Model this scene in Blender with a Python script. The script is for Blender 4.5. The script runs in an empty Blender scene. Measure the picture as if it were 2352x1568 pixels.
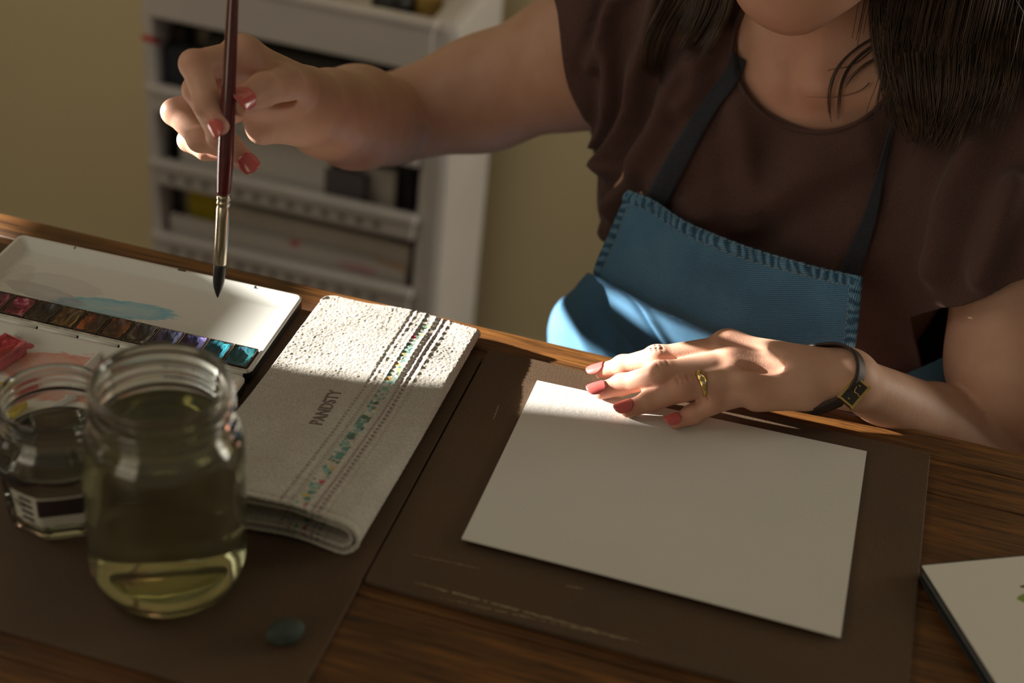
import bpy, bmesh, math, random
import numpy as np
from mathutils import Vector, Matrix
from mathutils.bvhtree import BVHTree

random.seed(7); RNG = np.random.default_rng(7)
SC = bpy.context.scene
COL = SC.collection
T = 0.74                      # height of the table top above the floor

# ------------------------------------------------------------------ camera
F_PX = 3578.4
CAM = np.array([0.0, 0.0, T + 0.61])
def _rot(pitch, roll, yaw):
    fwd = np.array([math.sin(yaw)*math.cos(pitch), math.cos(yaw)*math.cos(pitch), -math.sin(pitch)])
    right = np.array([math.cos(yaw), -math.sin(yaw), 0.0])
    down = np.cross(fwd, right)
    r = math.cos(roll)*right + math.sin(roll)*down
    d = -math.sin(roll)*right + math.cos(roll)*down
    return np.array([r, d, fwd])
RC = _rot(math.radians(34.0748), math.radians(-6.34786), math.radians(-12.2707))
cam_d = bpy.data.cameras.new('camera'); cam = bpy.data.objects.new('camera', cam_d); COL.objects.link(cam)
m = Matrix.Identity(4)
for i in range(3):
    m[i][0] = RC[0][i]; m[i][1] = -RC[1][i]; m[i][2] = -RC[2][i]; m[i][3] = CAM[i]
cam.matrix_world = m
cam_d.sensor_width = 36.0; cam_d.lens = 36.0*F_PX/2352.0
cam_d.clip_start = 0.02; cam_d.clip_end = 60
cam_d.dof.use_dof = True; cam_d.dof.focus_distance = 1.03; cam_d.dof.aperture_fstop = 4.0
SC.camera = cam

# ------------------------------------------------------------------ light
SUN_AZ, SUN_EL = math.radians(4.0), math.radians(12.0)
sun_dir = Vector((math.cos(SUN_AZ)*math.cos(SUN_EL), math.sin(SUN_AZ)*math.cos(SUN_EL), -math.sin(SUN_EL)))
sd = bpy.data.lights.new('sun', 'SUN'); sun = bpy.data.objects.new('sun', sd); COL.objects.link(sun)
sd.energy = 28.0; sd.angle = math.radians(0.55); sd.color = (1.0, 0.945, 0.86)
sun.rotation_euler = sun_dir.to_track_quat('-Z', 'Y').to_euler(); sun.location = (-4, 0.5, 3)

w = bpy.data.worlds.new('world'); SC.world = w; w.use_nodes = True
bg = w.node_tree.nodes['Background']; bg.inputs[0].default_value = (1.0, 0.86, 0.62, 1); bg.inputs[1].default_value = 0.12

def area(name, loc, target, size, sizey, energy, color):
    d = bpy.data.lights.new(name, 'AREA'); d.shape = 'RECTANGLE'; d.size = size; d.size_y = sizey
    d.energy = energy; d.color = color
    o = bpy.data.objects.new(name, d); COL.objects.link(o); o.location = loc
    o.rotation_euler = (Vector(target)-Vector(loc)).to_track_quat('-Z', 'Y').to_euler()
    return o
area('window_daylight', (-1.50, 0.55, 1.55), (0.0, 0.9, 0.85), 0.9, 1.1, 4.5, (1.0, 0.92, 0.78))
area('second_window_daylight', (-1.3, -1.6, 1.40), (0.0, 1.0, 0.85), 1.2, 1.3, 8.6, (1.0, 0.86, 0.64))

area('right_wall_fill', (1.5, 1.60, 1.05), (-0.6, 1.84, 0.65), 0.4, 0.9, 11.0, (1.0, 0.93, 0.78))  # fill light added to brighten the back wall from the right

SC.view_settings.view_transform = 'Standard'; SC.view_settings.look = 'None'
SC.view_settings.exposure = 0.0; SC.view_settings.gamma = 1.0; SC.view_settings.use_curve_mapping = False

# ------------------------------------------------------------------ helpers: pixel -> place
def ray(px, py):
    d = RC.T @ np.array([(px-1176.0)/F_PX, (py-784.0)/F_PX, 1.0]); return d
def PZ(px, py, h=0.0):
    d = ray(px, py); t = (T+h-CAM[2])/d[2]; return CAM + t*d
def PY(px, py, y):
    d = ray(px, py); t = (y-CAM[1])/d[1]; return CAM + t*d
def V(a): return Vector([float(x) for x in a])
def unit(v):
    v = np.asarray(v, float); return v/np.linalg.norm(v)

# ------------------------------------------------------------------ helpers: objects
def tag(o, label=None, cat=None, group=None, kind=None):
    if label: o['label'] = label
    if cat: o['category'] = cat
    if group: o['group'] = group
    if kind: o['kind'] = kind
    return o
def empty(name, loc, label, cat, group=None, rz=0.0):
    o = bpy.data.objects.new(name, None); COL.objects.link(o); o.empty_display_size = 0.02
    o.location = [float(x) for x in loc]; o.rotation_euler = (0, 0, rz)
    return tag(o, label, cat, group)
def link(name, me, mat=None, parent=None, smooth=True):
    o = bpy.data.objects.new(name, me); COL.objects.link(o)
    if mat is not None and not me.materials: me.materials.append(mat)
    if smooth: me.polygons.foreach_set('use_smooth', [True]*len(me.polygons))
    if parent is not None:
        o.parent = parent
        bpy.context.view_layer.update() if False else None
    return o
def mesh(name, verts, faces, mat=None, parent=None, smooth=True, world=True):
    """mesh object; verts in world space, made local to its parent (translation/rz only)"""
    verts = np.asarray(verts, float)
    me = bpy.data.meshes.new(name)
    if parent is not None and world:
        verts = to_local(parent, verts)
    me.from_pydata(verts.tolist(), [], [tuple(int(i) for i in f) for f in faces]); me.update()
    return link(name, me, mat, parent, smooth)
def fast_mesh(name, verts, tris, mat=None, parent=None, smooth=True):
    verts = np.asarray(verts, np.float64)
    if parent is not None: verts = to_local(parent, verts)
    me = bpy.data.meshes.new(name); n = len(verts); mt = len(tris); k = tris.shape[1]
    me.vertices.add(n); me.vertices.foreach_set('co', verts.astype(np.float32).ravel())
    me.loops.add(mt*k); me.loops.foreach_set('vertex_index', tris.astype(np.int32).ravel())
    me.polygons.add(mt); me.polygons.foreach_set('loop_start', np.arange(0, mt*k, k, dtype=np.int32))
    me.update(calc_edges=True); me.validate()
    return link(name, me, mat, parent, smooth)
def chain_matrix(o):
    M = Matrix.Translation(o.location) @ o.rotation_euler.to_matrix().to_4x4()
    if o.parent is not None: M = chain_matrix(o.parent) @ M
    return M
def to_local(parent, verts):
    M = np.array(chain_matrix(parent).inverted())
    return verts @ M[:3, :3].T + M[:3, 3]
def from_bm(name, bm, mat=None, parent=None, smooth=False):
    me = bpy.data.meshes.new(name); bm.to_mesh(me); bm.free()
    return link(name, me, mat, parent, smooth)
def mod_bevel(o, w, seg=2):
    b = o.modifiers.new('bevel', 'BEVEL'); b.width = w; b.segments = seg; b.limit_method = 'ANGLE'; return o
def mod_solid(o, th, off=0.0):
    s = o.modifiers.new('solidify', 'SOLIDIFY'); s.thickness = th; s.offset = off; return o
def box_bm(bm, lo, hi, M=None):
    vs = [bm.verts.new((x, y, z)) for z in (lo[2], hi[2]) for y in (lo[1], hi[1]) for x in (lo[0], hi[0])]
    for f in ((0,2,3,1),(4,5,7,6),(0,1,5,4),(2,6,7,3),(0,4,6,2),(1,3,7,5)): bm.faces.new([vs[i] for i in f])
    if M is not None: bmesh.ops.transform(bm, matrix=M, verts=vs)
    return vs
def box(name, lo, hi, mat, parent=None, bevel=0.0, seg=2):
    bm = bmesh.new(); box_bm(bm, lo, hi); o = from_bm(name, bm, mat, parent)
    if bevel: mod_bevel(o, bevel, seg)
    return o
def lathe_data(prof, n=64, mod=None):
    """prof: list of (r,z); returns verts, faces (poles closed when r==0)"""
    verts = []; faces = []; rings = []
    for k, (r, z) in enumerate(prof):
        if r <= 1e-6: rings.append([len(verts)]); verts.append((0, 0, z))
        else:
            ring = []
            for i in range(n):
                a = 2*math.pi*i/n; rr = r if mod is None else r*mod(a, z, r)
                ring.append(len(verts)); verts.append((rr*math.cos(a), rr*math.sin(a), z))
            rings.append(ring)
    for a, b in zip(rings[:-1], rings[1:]):
        for i in range(n):
            j = (i+1) % n
            if len(a) == 1 and len(b) == 1: continue
            if len(a) == 1: faces.append((a[0], b[j], b[i]))
            elif len(b) == 1: faces.append((a[i], a[j], b[0]))
            else: faces.append((a[i], a[j], b[j], b[i]))
    return np.array(verts), faces
def cr(pts, n):
    """Catmull-Rom through pts (k x d), n samples"""
    p = np.asarray(pts, float); k = len(p)
    if k == 2: 
        t = np.linspace(0, 1, n)[:, None]; return p[0]*(1-t)+p[1]*t
    q = np.vstack([2*p[0]-p[1], p, 2*p[-1]-p[-2]])
    u = np.linspace(0, k-1, n); i = np.minimum(u.astype(int), k-2); t = (u-i)[:, None]
    a, b, c, d = q[i], q[i+1], q[i+2], q[i+3]
    return 0.5*((2*b)+(c-a)*t+(2*a-5*b+4*c-d)*t**2+(3*b-a-3*c+d)*t**3)
def net(ctrl, nu, nv):
    c = np.asarray(ctrl, float)                       # rows x cols x 3
    a = np.stack([cr(c[i], nu) for i in range(len(c))])   # rows x nu x 3
    return np.stack([cr(a[:, j], nv) for j in range(nu)], 1)  # nv x nu x 3
def grid_faces(nv, nu, flip=False):
    f = []
    for i in range(nv-1):
        for j in range(nu-1):
            q = (i*nu+j, i*nu+j+1, (i+1)*nu+j+1, (i+1)*nu+j)
            f.append(q[::-1] if flip else q)
    return f
def add_uv(o, uv):
    me = o.data; l = me.uv_layers.new(name='UVMap'); idx = np.zeros(len(me.loops), np.int32)
    me.loops.foreach_get('vertex_index', idx); l.data.foreach_set('uv', np.asarray(uv, np.float32)[idx].ravel())
def tube_data(path, radii, n=8, caps=True):
    path = np.asarray(path, float); k = len(path)
    radii = np.full(k, radii) if np.isscalar(radii) else np.asarray(radii)
    tg = np.gradient(path, axis=0); tg /= np.linalg.norm(tg, axis=1)[:, None]+1e-12
    nrm = np.cross(tg[0], [0, 0, 1.0]); 
    if np.linalg.norm(nrm) < 1e-3: nrm = np.cross(tg[0], [1.0, 0, 0])
    nrm /= np.linalg.norm(nrm); verts = []; faces = []
    for i in range(k):
        nrm = nrm - tg[i]*np.dot(nrm, tg[i]); nrm /= np.linalg.norm(nrm)+1e-12
        bn = np.cross(tg[i], nrm)
        for j in range(n):
            a = 2*math.pi*j/n; verts.append(path[i]+radii[i]*(math.cos(a)*nrm+math.sin(a)*bn))
    for i in range(k-1):
        for j in range(n):
            j2 = (j+1) % n; faces.append((i*n+j, i*n+j2, (i+1)*n+j2, (i+1)*n+j))
    if caps: faces.append(tuple(range(n))[::-1]); faces.append(tuple((k-1)*n+j for j in range(n)))
    return np.array(verts), faces
def merge(parts):
    vs = []; fs = []; o = 0
    for v, f in parts:
        vs.append(np.asarray(v)); fs += [tuple(i+o for i in q) for q in f]; o += len(v)
    return np.vstack(vs), fs

# ------------------------------------------------------------------ helpers: materials
def nodes_of(name):
    mt = bpy.data.materials.new(name); mt.use_nodes = True; nt = mt.node_tree
    return mt, nt, nt.nodes['Principled BSDF']
def N(nt, typ, **kw):
    n = nt.nodes.new(typ)
    for k, v in kw.items(): setattr(n, k, v)
    return n
def ramp(nt, stops, interp='LINEAR'):
    r = N(nt, 'ShaderNodeValToRGB'); r.color_ramp.interpolation = interp; e = r.color_ramp.elements
    while len(e) < len(stops): e.new(0.5)
    for el, (p, c) in zip(e, stops): el.position = p; el.color = (*c, 1) if len(c) == 3 else c
    return r
def mixc(nt, fac, a, b, blend='MIX'):
    mx = N(nt, 'ShaderNodeMix', data_type='RGBA', blend_type=blend)
    for sock, val in ((mx.inputs[0], fac), (mx.inputs[6], a), (mx.inputs[7], b)):
        if hasattr(val, 'is_output'): nt.links.new(val, sock)
        elif isinstance(val, (int, float)): sock.default_value = val
        else: sock.default_value = (*val, 1) if len(val) == 3 else val
    return mx.outputs[2]
def mth(nt, op, a, b=0.0, c=0.0, clamp=False):
    n = N(nt, 'ShaderNodeMath', operation=op, use_clamp=clamp)
    for s, v in zip(n.inputs, (a, b, c)):
        if hasattr(v, 'is_output'): nt.links.new(v, s)
        else: s.default_value = v
    return n.outputs[0]
def coords(nt, kind='Object', scale=(1, 1, 1), rot=(0, 0, 0)):
    tc = N(nt, 'ShaderNodeTexCoord'); mp = N(nt, 'ShaderNodeMapping')
    mp.inputs['Scale'].default_value = scale; mp.inputs['Rotation'].default_value = rot
    nt.links.new(tc.outputs[kind], mp.inputs[0]); return mp.outputs[0]
def noise(nt, vec, scale, detail=4, rough=0.55, dist=0.0):
    n = N(nt, 'ShaderNodeTexNoise'); n.inputs['Scale'].default_value = scale; n.inputs['Detail'].default_value = detail
    n.inputs['Roughness'].default_value = rough; n.inputs['Distortion'].default_value = dist
    nt.links.new(vec, n.inputs['Vector']); return n.outputs[0]
def bump(nt, bsdf, h, strength=0.3, dist=0.001):
    b = N(nt, 'ShaderNodeBump'); b.inputs['Strength'].default_value = strength; b.inputs['Distance'].default_value = dist
    nt.links.new(h, b.inputs['Height']); nt.links.new(b.outputs[0], bsdf.inputs['Normal']); return b
def simple(name, c, rough=0.6, var=0.12, nscale=60, bmp=0.15, bdist=0.0005, metallic=0.0, spec=0.5, coat=0.0):
    mt, nt, b = nodes_of(name); v = coords(nt)
    n = noise(nt, v, nscale)
    lo = tuple(x*(1-var) for x in c); hi = tuple(min(1, x*(1+var)) for x in c)
    r = ramp(nt, [(0.3, lo), (0.7, hi)]); nt.links.new(n, r.inputs[0]); nt.links.new(r.outputs[0], b.inputs['Base Color'])
    b.inputs['Roughness'].default_value = rough; b.inputs['Metallic'].default_value = metallic
    b.inputs['Specular IOR Level'].default_value = spec; b.inputs['Coat Weight'].default_value = coat
    if bmp: bump(nt, b, noise(nt, v, nscale*4, 3), bmp, bdist)
    return mt

# ------------------------------------------------------------------ helpers: implicit surfaces
def smin(a, b, k):
    h = np.clip(0.5+0.5*(b-a)/k, 0, 1); return b+(a-b)*h-k*h*(1-h)
def prim_d(p, P):
    if p[0] == 'c':
        _, a, b, ra, rb, fl = p
        ba = b-a; L = max(float(ba@ba), 1e-12)
        q = P-a; t = np.clip((q@ba)/L, 0, 1); q = q-t[:, None]*ba
        if fl is not None: q = q+np.outer(q@fl[0], fl[0])*(fl[1]-1)
        return np.sqrt((q*q).sum(1))-(ra+(rb-ra)*t)
    _, c, A, r = p
    q = (P-c)@A.T; k0 = np.sqrt(((q/r)**2).sum(1)); k1 = np.sqrt(((q/r**2)**2).sum(1))+1e-9
    return k0*(k0-1)/k1
def cone(a, b, ra, rb, fl=None): return ('c', np.asarray(a, float), np.asarray(b, float), ra, rb, fl)
def ell(c, r, A=None): return ('e', np.asarray(c, float), np.eye(3) if A is None else np.asarray(A, float), np.asarray(r, float))
def axes_from(x, z):
    x = unit(x); z = np.asarray(z, float); z = unit(z-x*(z@x)); return np.array([x, np.cross(z, x), z])
class Field:
    def __init__(s): s.g = []
    def add(s, prims, kin=0.004, kout=0.004, sub=False): s.g.append((prims, kin, kout, sub)); return s
    def eval(s, P, sel=None, inflate=0.0):
        """sel: per prim boolean over blocks, with block id per point"""
        D = np.full(len(P), 1.0); gi = 0
        for prims, kin, kout, sub in s.g:
            G = None
            for p in prims:
                d = prim_d(p, P)-(0 if sub else inflate); G = d if G is None else smin(G, d, kin)
            D = -smin(-D, G, kout) if sub else smin(D, G, kout)
        return D
    def mesh(s, lo, hi, h, inflate=0.0, extra=None, B=16):
        lo = np.asarray(lo, float); nb = np.ceil((np.asarray(hi)-lo)/(h*B)).astype(int)
        dims = nb*B+1
        D = np.ones(dims, np.float32)
        bc = np.stack(np.meshgrid(*[np.arange(n) for n in nb], indexing='ij'), -1).reshape(-1, 3)
        cen = lo+(bc+0.5)*B*h; rb = B*h*0.5*1.7321+h
        allp = [p for g in s.g for p in g[0]]
        PD = np.stack([prim_d(p, cen) for p in allp], 1)
        near = PD < rb*1.9+0.03+inflate
        cd = s.eval(cen, inflate=inflate)
        act = np.where(np.abs(cd) < rb*2.2+0.02)[0]
        for i in range(len(bc)):
            if cd[i] < 0:
                x, y, z = bc[i]*B; D[x:x+B+1, y:y+B+1, z:z+B+1] = -1
        off = np.stack(np.meshgrid(*[np.arange(B+1)]*3, indexing='ij'), -1).reshape(-1, 3)*h
        for i in act:
            x, y, z = bc[i]*B; P = lo+bc[i]*B*h+off; d = np.full(len(P), 1.0); k = 0
            for prims, kin, kout, sub in s.g:
                G = None
                for p in prims:
                    if near[i, k]:
                        dd = prim_d(p, P)-(0 if sub else inflate); G = dd if G is None else smin(G, dd, kin)
                    k += 1
                if G is not None: d = -smin(-d, G, kout) if sub else smin(d, G, kout)
            D[x:x+B+1, y:y+B+1, z:z+B+1] = d.reshape(B+1, B+1, B+1)
        return surface_nets(D, lo, h)
def surface_nets(D, lo, h):
    S = D < 0
    c = [S[i:S.shape[0]-1+i, j:S.shape[1]-1+j, k:S.shape[2]-1+k] for i in (0, 1) for j in (0, 1) for k in (0, 1)]
    any_ = c[0].copy(); all_ = c[0].copy()
    for q in c[1:]: any_ |= q; all_ &= q
    cell = any_ & ~all_; idx = np.argwhere(cell); vid = np.full(cell.shape, -1, np.int32); vid[cell] = np.arange(len(idx))
    acc = np.zeros((len(idx), 3)); cnt = np.zeros(len(idx))
    corners = [(i, j, k) for i in (0, 1) for j in (0, 1) for k in (0, 1)]
    val = {q: D[idx[:, 0]+q[0], idx[:, 1]+q[1], idx[:, 2]+q[2]].astype(np.float64) for q in corners}
    for a in corners:
        for ax in range(3):
            if a[ax] == 0:
                b = list(a); b[ax] = 1; b = tuple(b); va, vb = val[a], val[b]
                mk = (va < 0) != (vb < 0); t = np.where(mk, va/(va-vb+1e-20*(mk == 0)+1e-30), 0)
                pt = np.tile(np.array(a, float), (len(idx), 1)); pt[:, ax] = t
                acc[mk] += pt[mk]; cnt[mk] += 1
    verts = lo+(idx+acc/np.maximum(cnt, 1)[:, None])*h
    quads = []
    for ax in range(3):
        u, v = (ax+1) % 3, (ax+2) % 3
        sl0 = [slice(None)]*3; sl1 = [slice(None)]*3; sl0[ax] = slice(0, -1); sl1[ax] = slice(1, None)
        a = S[tuple(sl0)]; b = S[tuple(sl1)]; e = np.argwhere(a != b)
        ok = (e[:, u] > 0) & (e[:, v] > 0) & (e[:, u] < S.shape[u]-1) & (e[:, v] < S.shape[v]-1); e = e[ok]
        ins = a[e[:, 0], e[:, 1], e[:, 2]]
        def at(du, dv):
            q = e.copy(); q[:, u] += du; q[:, v] += dv; return vid[q[:, 0], q[:, 1], q[:, 2]]
        q = np.stack([at(-1, -1), at(0, -1), at(0, 0), at(-1, 0)], 1); q[~ins] = q[~ins][:, ::-1]; quads.append(q)
    return verts, np.vstack(quads)
def tri(q): return np.vstack([q[:, [0, 1, 2]], q[:, [0, 2, 3]]])
def clip(verts, tris, f):
    """keep the part of the mesh where f > 0, cutting triangles on f = 0"""
    verts = np.asarray(verts); f = np.asarray(f); pos = f > 0; n = pos[tris].sum(1)
    out = [tris[n == 3]]; newv = []; cache = {}; base = len(verts)
    def cut(i, j):
        key = (i, j) if i < j else (j, i)
        if key not in cache:
            t = f[key[0]]/(f[key[0]]-f[key[1]]); cache[key] = base+len(newv); newv.append(verts[key[0]]*(1-t)+verts[key[1]]*t)
        return cache[key]
    ext = []
    for t in tris[n == 1]:
        k = int(np.argmax(pos[t])); a, b, c_ = t[k], t[(k+1) % 3], t[(k+2) % 3]; ext.append((a, cut(a, b), cut(a, c_)))
    for t in tris[n == 2]:
        k = int(np.argmin(pos[t])); a, b, c_ = t[k], t[(k+1) % 3], t[(k+2) % 3]
        ab, ac = cut(a, b), cut(a, c_); ext.append((ab, b, c_)); ext.append((ab, c_, ac))
    if ext: out.append(np.array(ext, dtype=np.int64))
    tr = np.vstack(out); vv = np.vstack([verts, np.array(newv)]) if newv else verts
    used = np.unique(tr); mp = np.full(len(vv), -1); mp[used] = np.arange(len(used))
    return vv[used], mp[tr]
def drop(verts, tris, keep):
    tr = tris[keep[tris].all(1)]; used = np.unique(tr); mp = np.full(len(verts), -1); mp[used] = np.arange(len(used))
    return verts[used], mp[tr]
def vnormals(v, t):
    n = np.cross(v[t[:, 1]]-v[t[:, 0]], v[t[:, 2]]-v[t[:, 0]]); vn = np.zeros_like(v)
    for k in range(3): np.add.at(vn, t[:, k], n)
    return vn/(np.linalg.norm(vn, axis=1)[:, None]+1e-12)
def dist_poly(P, pts):
    d = np.full(len(P), 1e9)
    for a, b in zip(pts[:-1], pts[1:]):
        ba = b-a; q = P-a; t = np.clip(q@ba/max(ba@ba, 1e-12), 0, 1); d = np.minimum(d, np.linalg.norm(q-t[:, None]*ba, axis=1))
    return d
# ================================================================== materials
def wood_mat(name, dark, mid, light, rough=0.42, scale=1.0):
    mt, nt, b = nodes_of(name)
    v = coords(nt, 'Object', (3.2*scale, 42*scale, 42*scale))
    g = noise(nt, v, 2.2, 8, 0.62, 0.5)
    v2 = coords(nt, 'Object', (9*scale, 260*scale, 260*scale)); f = noise(nt, v2, 2.0, 4, 0.7, 0.2)
    r = ramp(nt, [(0.30, dark), (0.52, mid), (0.72, light)]); nt.links.new(g, r.inputs[0])
    pore = ramp(nt, [(0.40, (0, 0, 0)), (0.50, (1, 1, 1))]); nt.links.new(f, pore.inputs[0])
    c = mixc(nt, 0.62, r.outputs[0], mixc(nt, 1.0, r.outputs[0], pore.outputs[0], 'MULTIPLY'))
    nt.links.new(c, b.inputs['Base Color']); b.inputs['Roughness'].default_value = rough
    rr = N(nt, 'ShaderNodeMapRange'); rr.inputs['To Min'].default_value = rough-0.08; rr.inputs['To Max'].default_value = rough+0.14
    nt.links.new(f, rr.inputs[0]); nt.links.new(rr.outputs[0], b.inputs['Roughness'])
    h = mth(nt, 'ADD', mth(nt, 'MULTIPLY', f, 1.0), mth(nt, 'MULTIPLY', g, 0.4)); bump(nt, b, h, 0.35, 0.0007)
    return mt
M_OAK = wood_mat('stained_oak', (0.070, 0.027, 0.007), (0.135, 0.052, 0.011), (0.27, 0.110, 0.021))
M_FLOOR = wood_mat('floor_wood', (0.05, 0.026, 0.012), (0.09, 0.05, 0.025), (0.13, 0.075, 0.04), 0.5, 0.3)

def wall_paint():
    mt, nt, b = nodes_of('wall_paint'); v = coords(nt)
    n = noise(nt, v, 1.3, 3); r = ramp(nt, [(0.3, (0.70, 0.605, 0.375)), (0.7, (0.76, 0.655, 0.41))])
    nt.links.new(n, r.inputs[0]); nt.links.new(r.outputs[0], b.inputs['Base Color']); b.inputs['Roughness'].default_value = 0.85
    bump(nt, b, noise(nt, v, 220, 2), 0.15, 0.0006); return mt
M_WALL = wall_paint()
M_WHITE = simple('white_paint', (0.72, 0.70, 0.66), 0.5, 0.05, 8, 0.05)
M_PLASTIC = simple('cart_plastic', (0.66, 0.62, 0.60), 0.45, 0.05, 12, 0.05)

def hardboard():
    mt, nt, b = nodes_of('brown_hardboard'); v = coords(nt)
    n = noise(nt, v, 900, 3, 0.7); n2 = noise(nt, v, 14, 4)
    r = ramp(nt, [(0.25, (0.055, 0.032, 0.016)), (0.75, (0.135, 0.083, 0.045))]); nt.links.new(n, r.inputs[0])
    r2 = ramp(nt, [(0.3, (0.78, 0.78, 0.80)), (0.7, (1.08, 1.02, 0.96))]); nt.links.new(n2, r2.inputs[0])
    nt.links.new(mixc(nt, 1.0, r.outputs[0], r2.outputs[0], 'MULTIPLY'), b.inputs['Base Color'])
    b.inputs['Roughness'].default_value = 0.62; bump(nt, b, n, 0.4, 0.0005); return mt
M_BOARD = hardboard()
M_SCUFF = simple('chalk_scuff', (0.34, 0.25, 0.15), 0.8, 0.35, 300, 0.0)
def paper_mat(name, c):
    mt, nt, b = nodes_of(name); v = coords(nt)
    n = noise(nt, v, 420, 3, 0.6); n2 = noise(nt, v, 9, 2)
    r = ramp(nt, [(0.3, tuple(x*0.97 for x in c)), (0.7, c)]); nt.links.new(n2, r.inputs[0]); nt.links.new(r.outputs[0], b.inputs['Base Color'])
    b.inputs['Roughness'].default_value = 0.8; b.inputs['Specular IOR Level'].default_value = 0.25
    bump(nt, b, n, 0.35, 0.0006); return mt
M_PAPER = paper_mat('cold_press_paper', (0.69, 0.665, 0.62))

# ================================================================== the room
def struct(name, bm_or_obj):
    bm_or_obj['kind'] = 'structure'; return bm_or_obj
def plane_box(name, lo, hi, mat): return struct(name, box(name, lo, hi, mat))
plane_box('floor', (-2.2, -0.9, -0.06), (2.4, 1.95, 0.0), M_FLOOR)
plane_box('wall_back', (-2.2, 1.84, 0.0), (2.4, 1.95, 2.6), M_WALL)
bb = struct('baseboard_back', box('baseboard_back', (-1.6, 1.826, 0.0), (2.4, 1.84, 0.07), M_WHITE, None, 0.004))
WX = -1.60
WY0, WY1, WZ0, WZ1 = 0.30, 1.15, 0.86, 2.05          # window opening in the left wall
bm = bmesh.new()
box_bm(bm, (WX-0.10, -0.9, 0.0), (WX, WY0, 2.6)); box_bm(bm, (WX-0.10, WY1, 0.0), (WX, 1.84, 2.6))
box_bm(bm, (WX-0.10, WY0, 0.0), (WX, WY1, WZ0)); box_bm(bm, (WX-0.10, WY0, WZ1), (WX, WY1, 2.6))
struct('wall_left', from_bm('wall_left', bm, M_WALL))
win = bpy.data.objects.new('window_1', None); COL.objects.link(win); win['kind'] = 'structure'; win.location = (WX-0.05, 0, 0)
for nm, lo, hi in (('sill', (WX-0.10, WY0-0.03, WZ0-0.025), (WX+0.05, WY1+0.03, WZ0)), ('frame', (WX-0.07, WY0, WZ0), (WX-0.03, WY0+0.035, WZ1)),
                   ('frame', (WX-0.07, WY1-0.035, WZ0), (WX-0.03, WY1, WZ1)), ('frame', (WX-0.07, WY0, WZ1-0.035), (WX-0.03, WY1, WZ1)),
                   ('sun_block_bar', (WX-0.035, WY0, T+0.224), (WX-0.005, WY1, T+0.2720))):  # last bar is added, unseen, to hold the sun off the paint box
    o = box(nm, tuple(np.array(lo)-(WX-0.05, 0, 0)), tuple(np.array(hi)-(WX-0.05, 0, 0)), M_WHITE, win, 0.003)

# ---- what shades the window: unseen cut-outs added to shape the sunbeam (all off to the left of the picture)
M_SUNMASK = simple('sun_mask_cloth', (0.42, 0.38, 0.31), 0.9, 0.08, 40, 0.1)
M_LEAF = simple('leaf_green', (0.06, 0.12, 0.03), 0.5, 0.3, 30, 0.1)
M_POT = simple('terracotta', (0.40, 0.17, 0.09), 0.8, 0.1, 40, 0.2)

# ================================================================== table
EDGE = 0.898
table = empty('table', (0, 0.45, 0), 'dark oak table with a rounded back edge and joined planks', 'table')
TH = 0.028
def plank(y0, y1, x0=-1.02, x1=0.95, name='plank'):
    return box(name, (x0, y0-0.45+0.0003, T-TH), (x1, y1-0.45-0.0003, T), M_OAK, table, 0.0012, 2)
n_ = 14; prof = []
pr = [(0.862, T-TH)]
for i in range(n_+1):
    a = -math.pi/2+math.pi*i/n_; pr.append((EDGE-0.011+0.011*math.cos(a), T-TH/2+TH/2*math.sin(a)))
pr.append((0.862, T))
vs = []; fs = []
for x in (-1.02, 0.95):
    for (y, z) in pr: vs.append((x, y+0.0003, z))
k = len(pr)
for i in range(k): fs.append((i, (i+1) % k, k+(i+1) % k, k+i))
fs.append(tuple(range(k))[::-1]); fs.append(tuple(range(k, 2*k)))
o = mesh('edge_moulding', vs, fs, M_OAK, table); mod_bevel(o, 0.0008, 1)
o.modifiers[-1].angle_limit = math.radians(60)
ys = [0.862, 0.8243, 0.715, 0.606, 0.497, 0.388, 0.279, 0.17]
for a, b in zip(ys[1:], ys[:-1]): plank(a, b)
for x, y in ((-0.97, 0.21), (0.90, 0.21), (-0.97, 0.82), (0.90, 0.82)):
    box('leg', (x-0.03, y-0.45-0.03, 0), (x+0.03, y-0.45+0.03, T-TH), M_OAK, table, 0.003)
box('rail', (-0.94, 0.22-0.45, T-TH-0.08), (0.87, 0.24-0.45, T-TH), M_OAK, table); 
box('rail', (-0.99, 0.24-0.45, T-TH-0.08), (-0.96, 0.79-0.45, T-TH), M_OAK, table); box('rail', (0.88, 0.24-0.45, T-TH-0.08), (0.91, 0.79-0.45, T-TH), M_OAK, table)

# ================================================================== boards, paper, sketchbook
BT = 0.0032
def board(name, x0, x1, y0, y1, label):
    c = ((x0+x1)/2, (y0+y1)/2, T)
    e = empty(name, c, label, 'board')
    bm = bmesh.new(); r = 0.003
    for i, (sx, sy) in enumerate(((1, 1), (-1, 1), (-1, -1), (1, -1))):
        for j in range(5):
            a = math.pi/2*i+math.pi/2*j/4
            bm.verts.new((sx*((x1-x0)/2-r)+r*math.cos(a), sy*((y1-y0)/2-r)+r*math.sin(a), 0))
    f = bm.faces.new(bm.verts); g = bmesh.ops.extrude_face_region(bm, geom=[f])
    bmesh.ops.translate(bm, verts=[v for v in g['geom'] if isinstance(v, bmesh.types.BMVert)], vec=(0, 0, BT)); bmesh.ops.recalc_face_normals(bm, faces=bm.faces)
    o = from_bm('panel', bm, M_BOARD, e); mod_bevel(o, 0.0005, 2); return e
bd1 = board('hardboard_panel', -0.2030, 0.0995, 0.6140, 0.8620, 'brown hardboard drawing board under the blank white sheet')
board('hardboard_panel', -0.6100, -0.2042, 0.5105, 0.8500, 'wide brown hardboard panel under the paint box and the jars')
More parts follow.
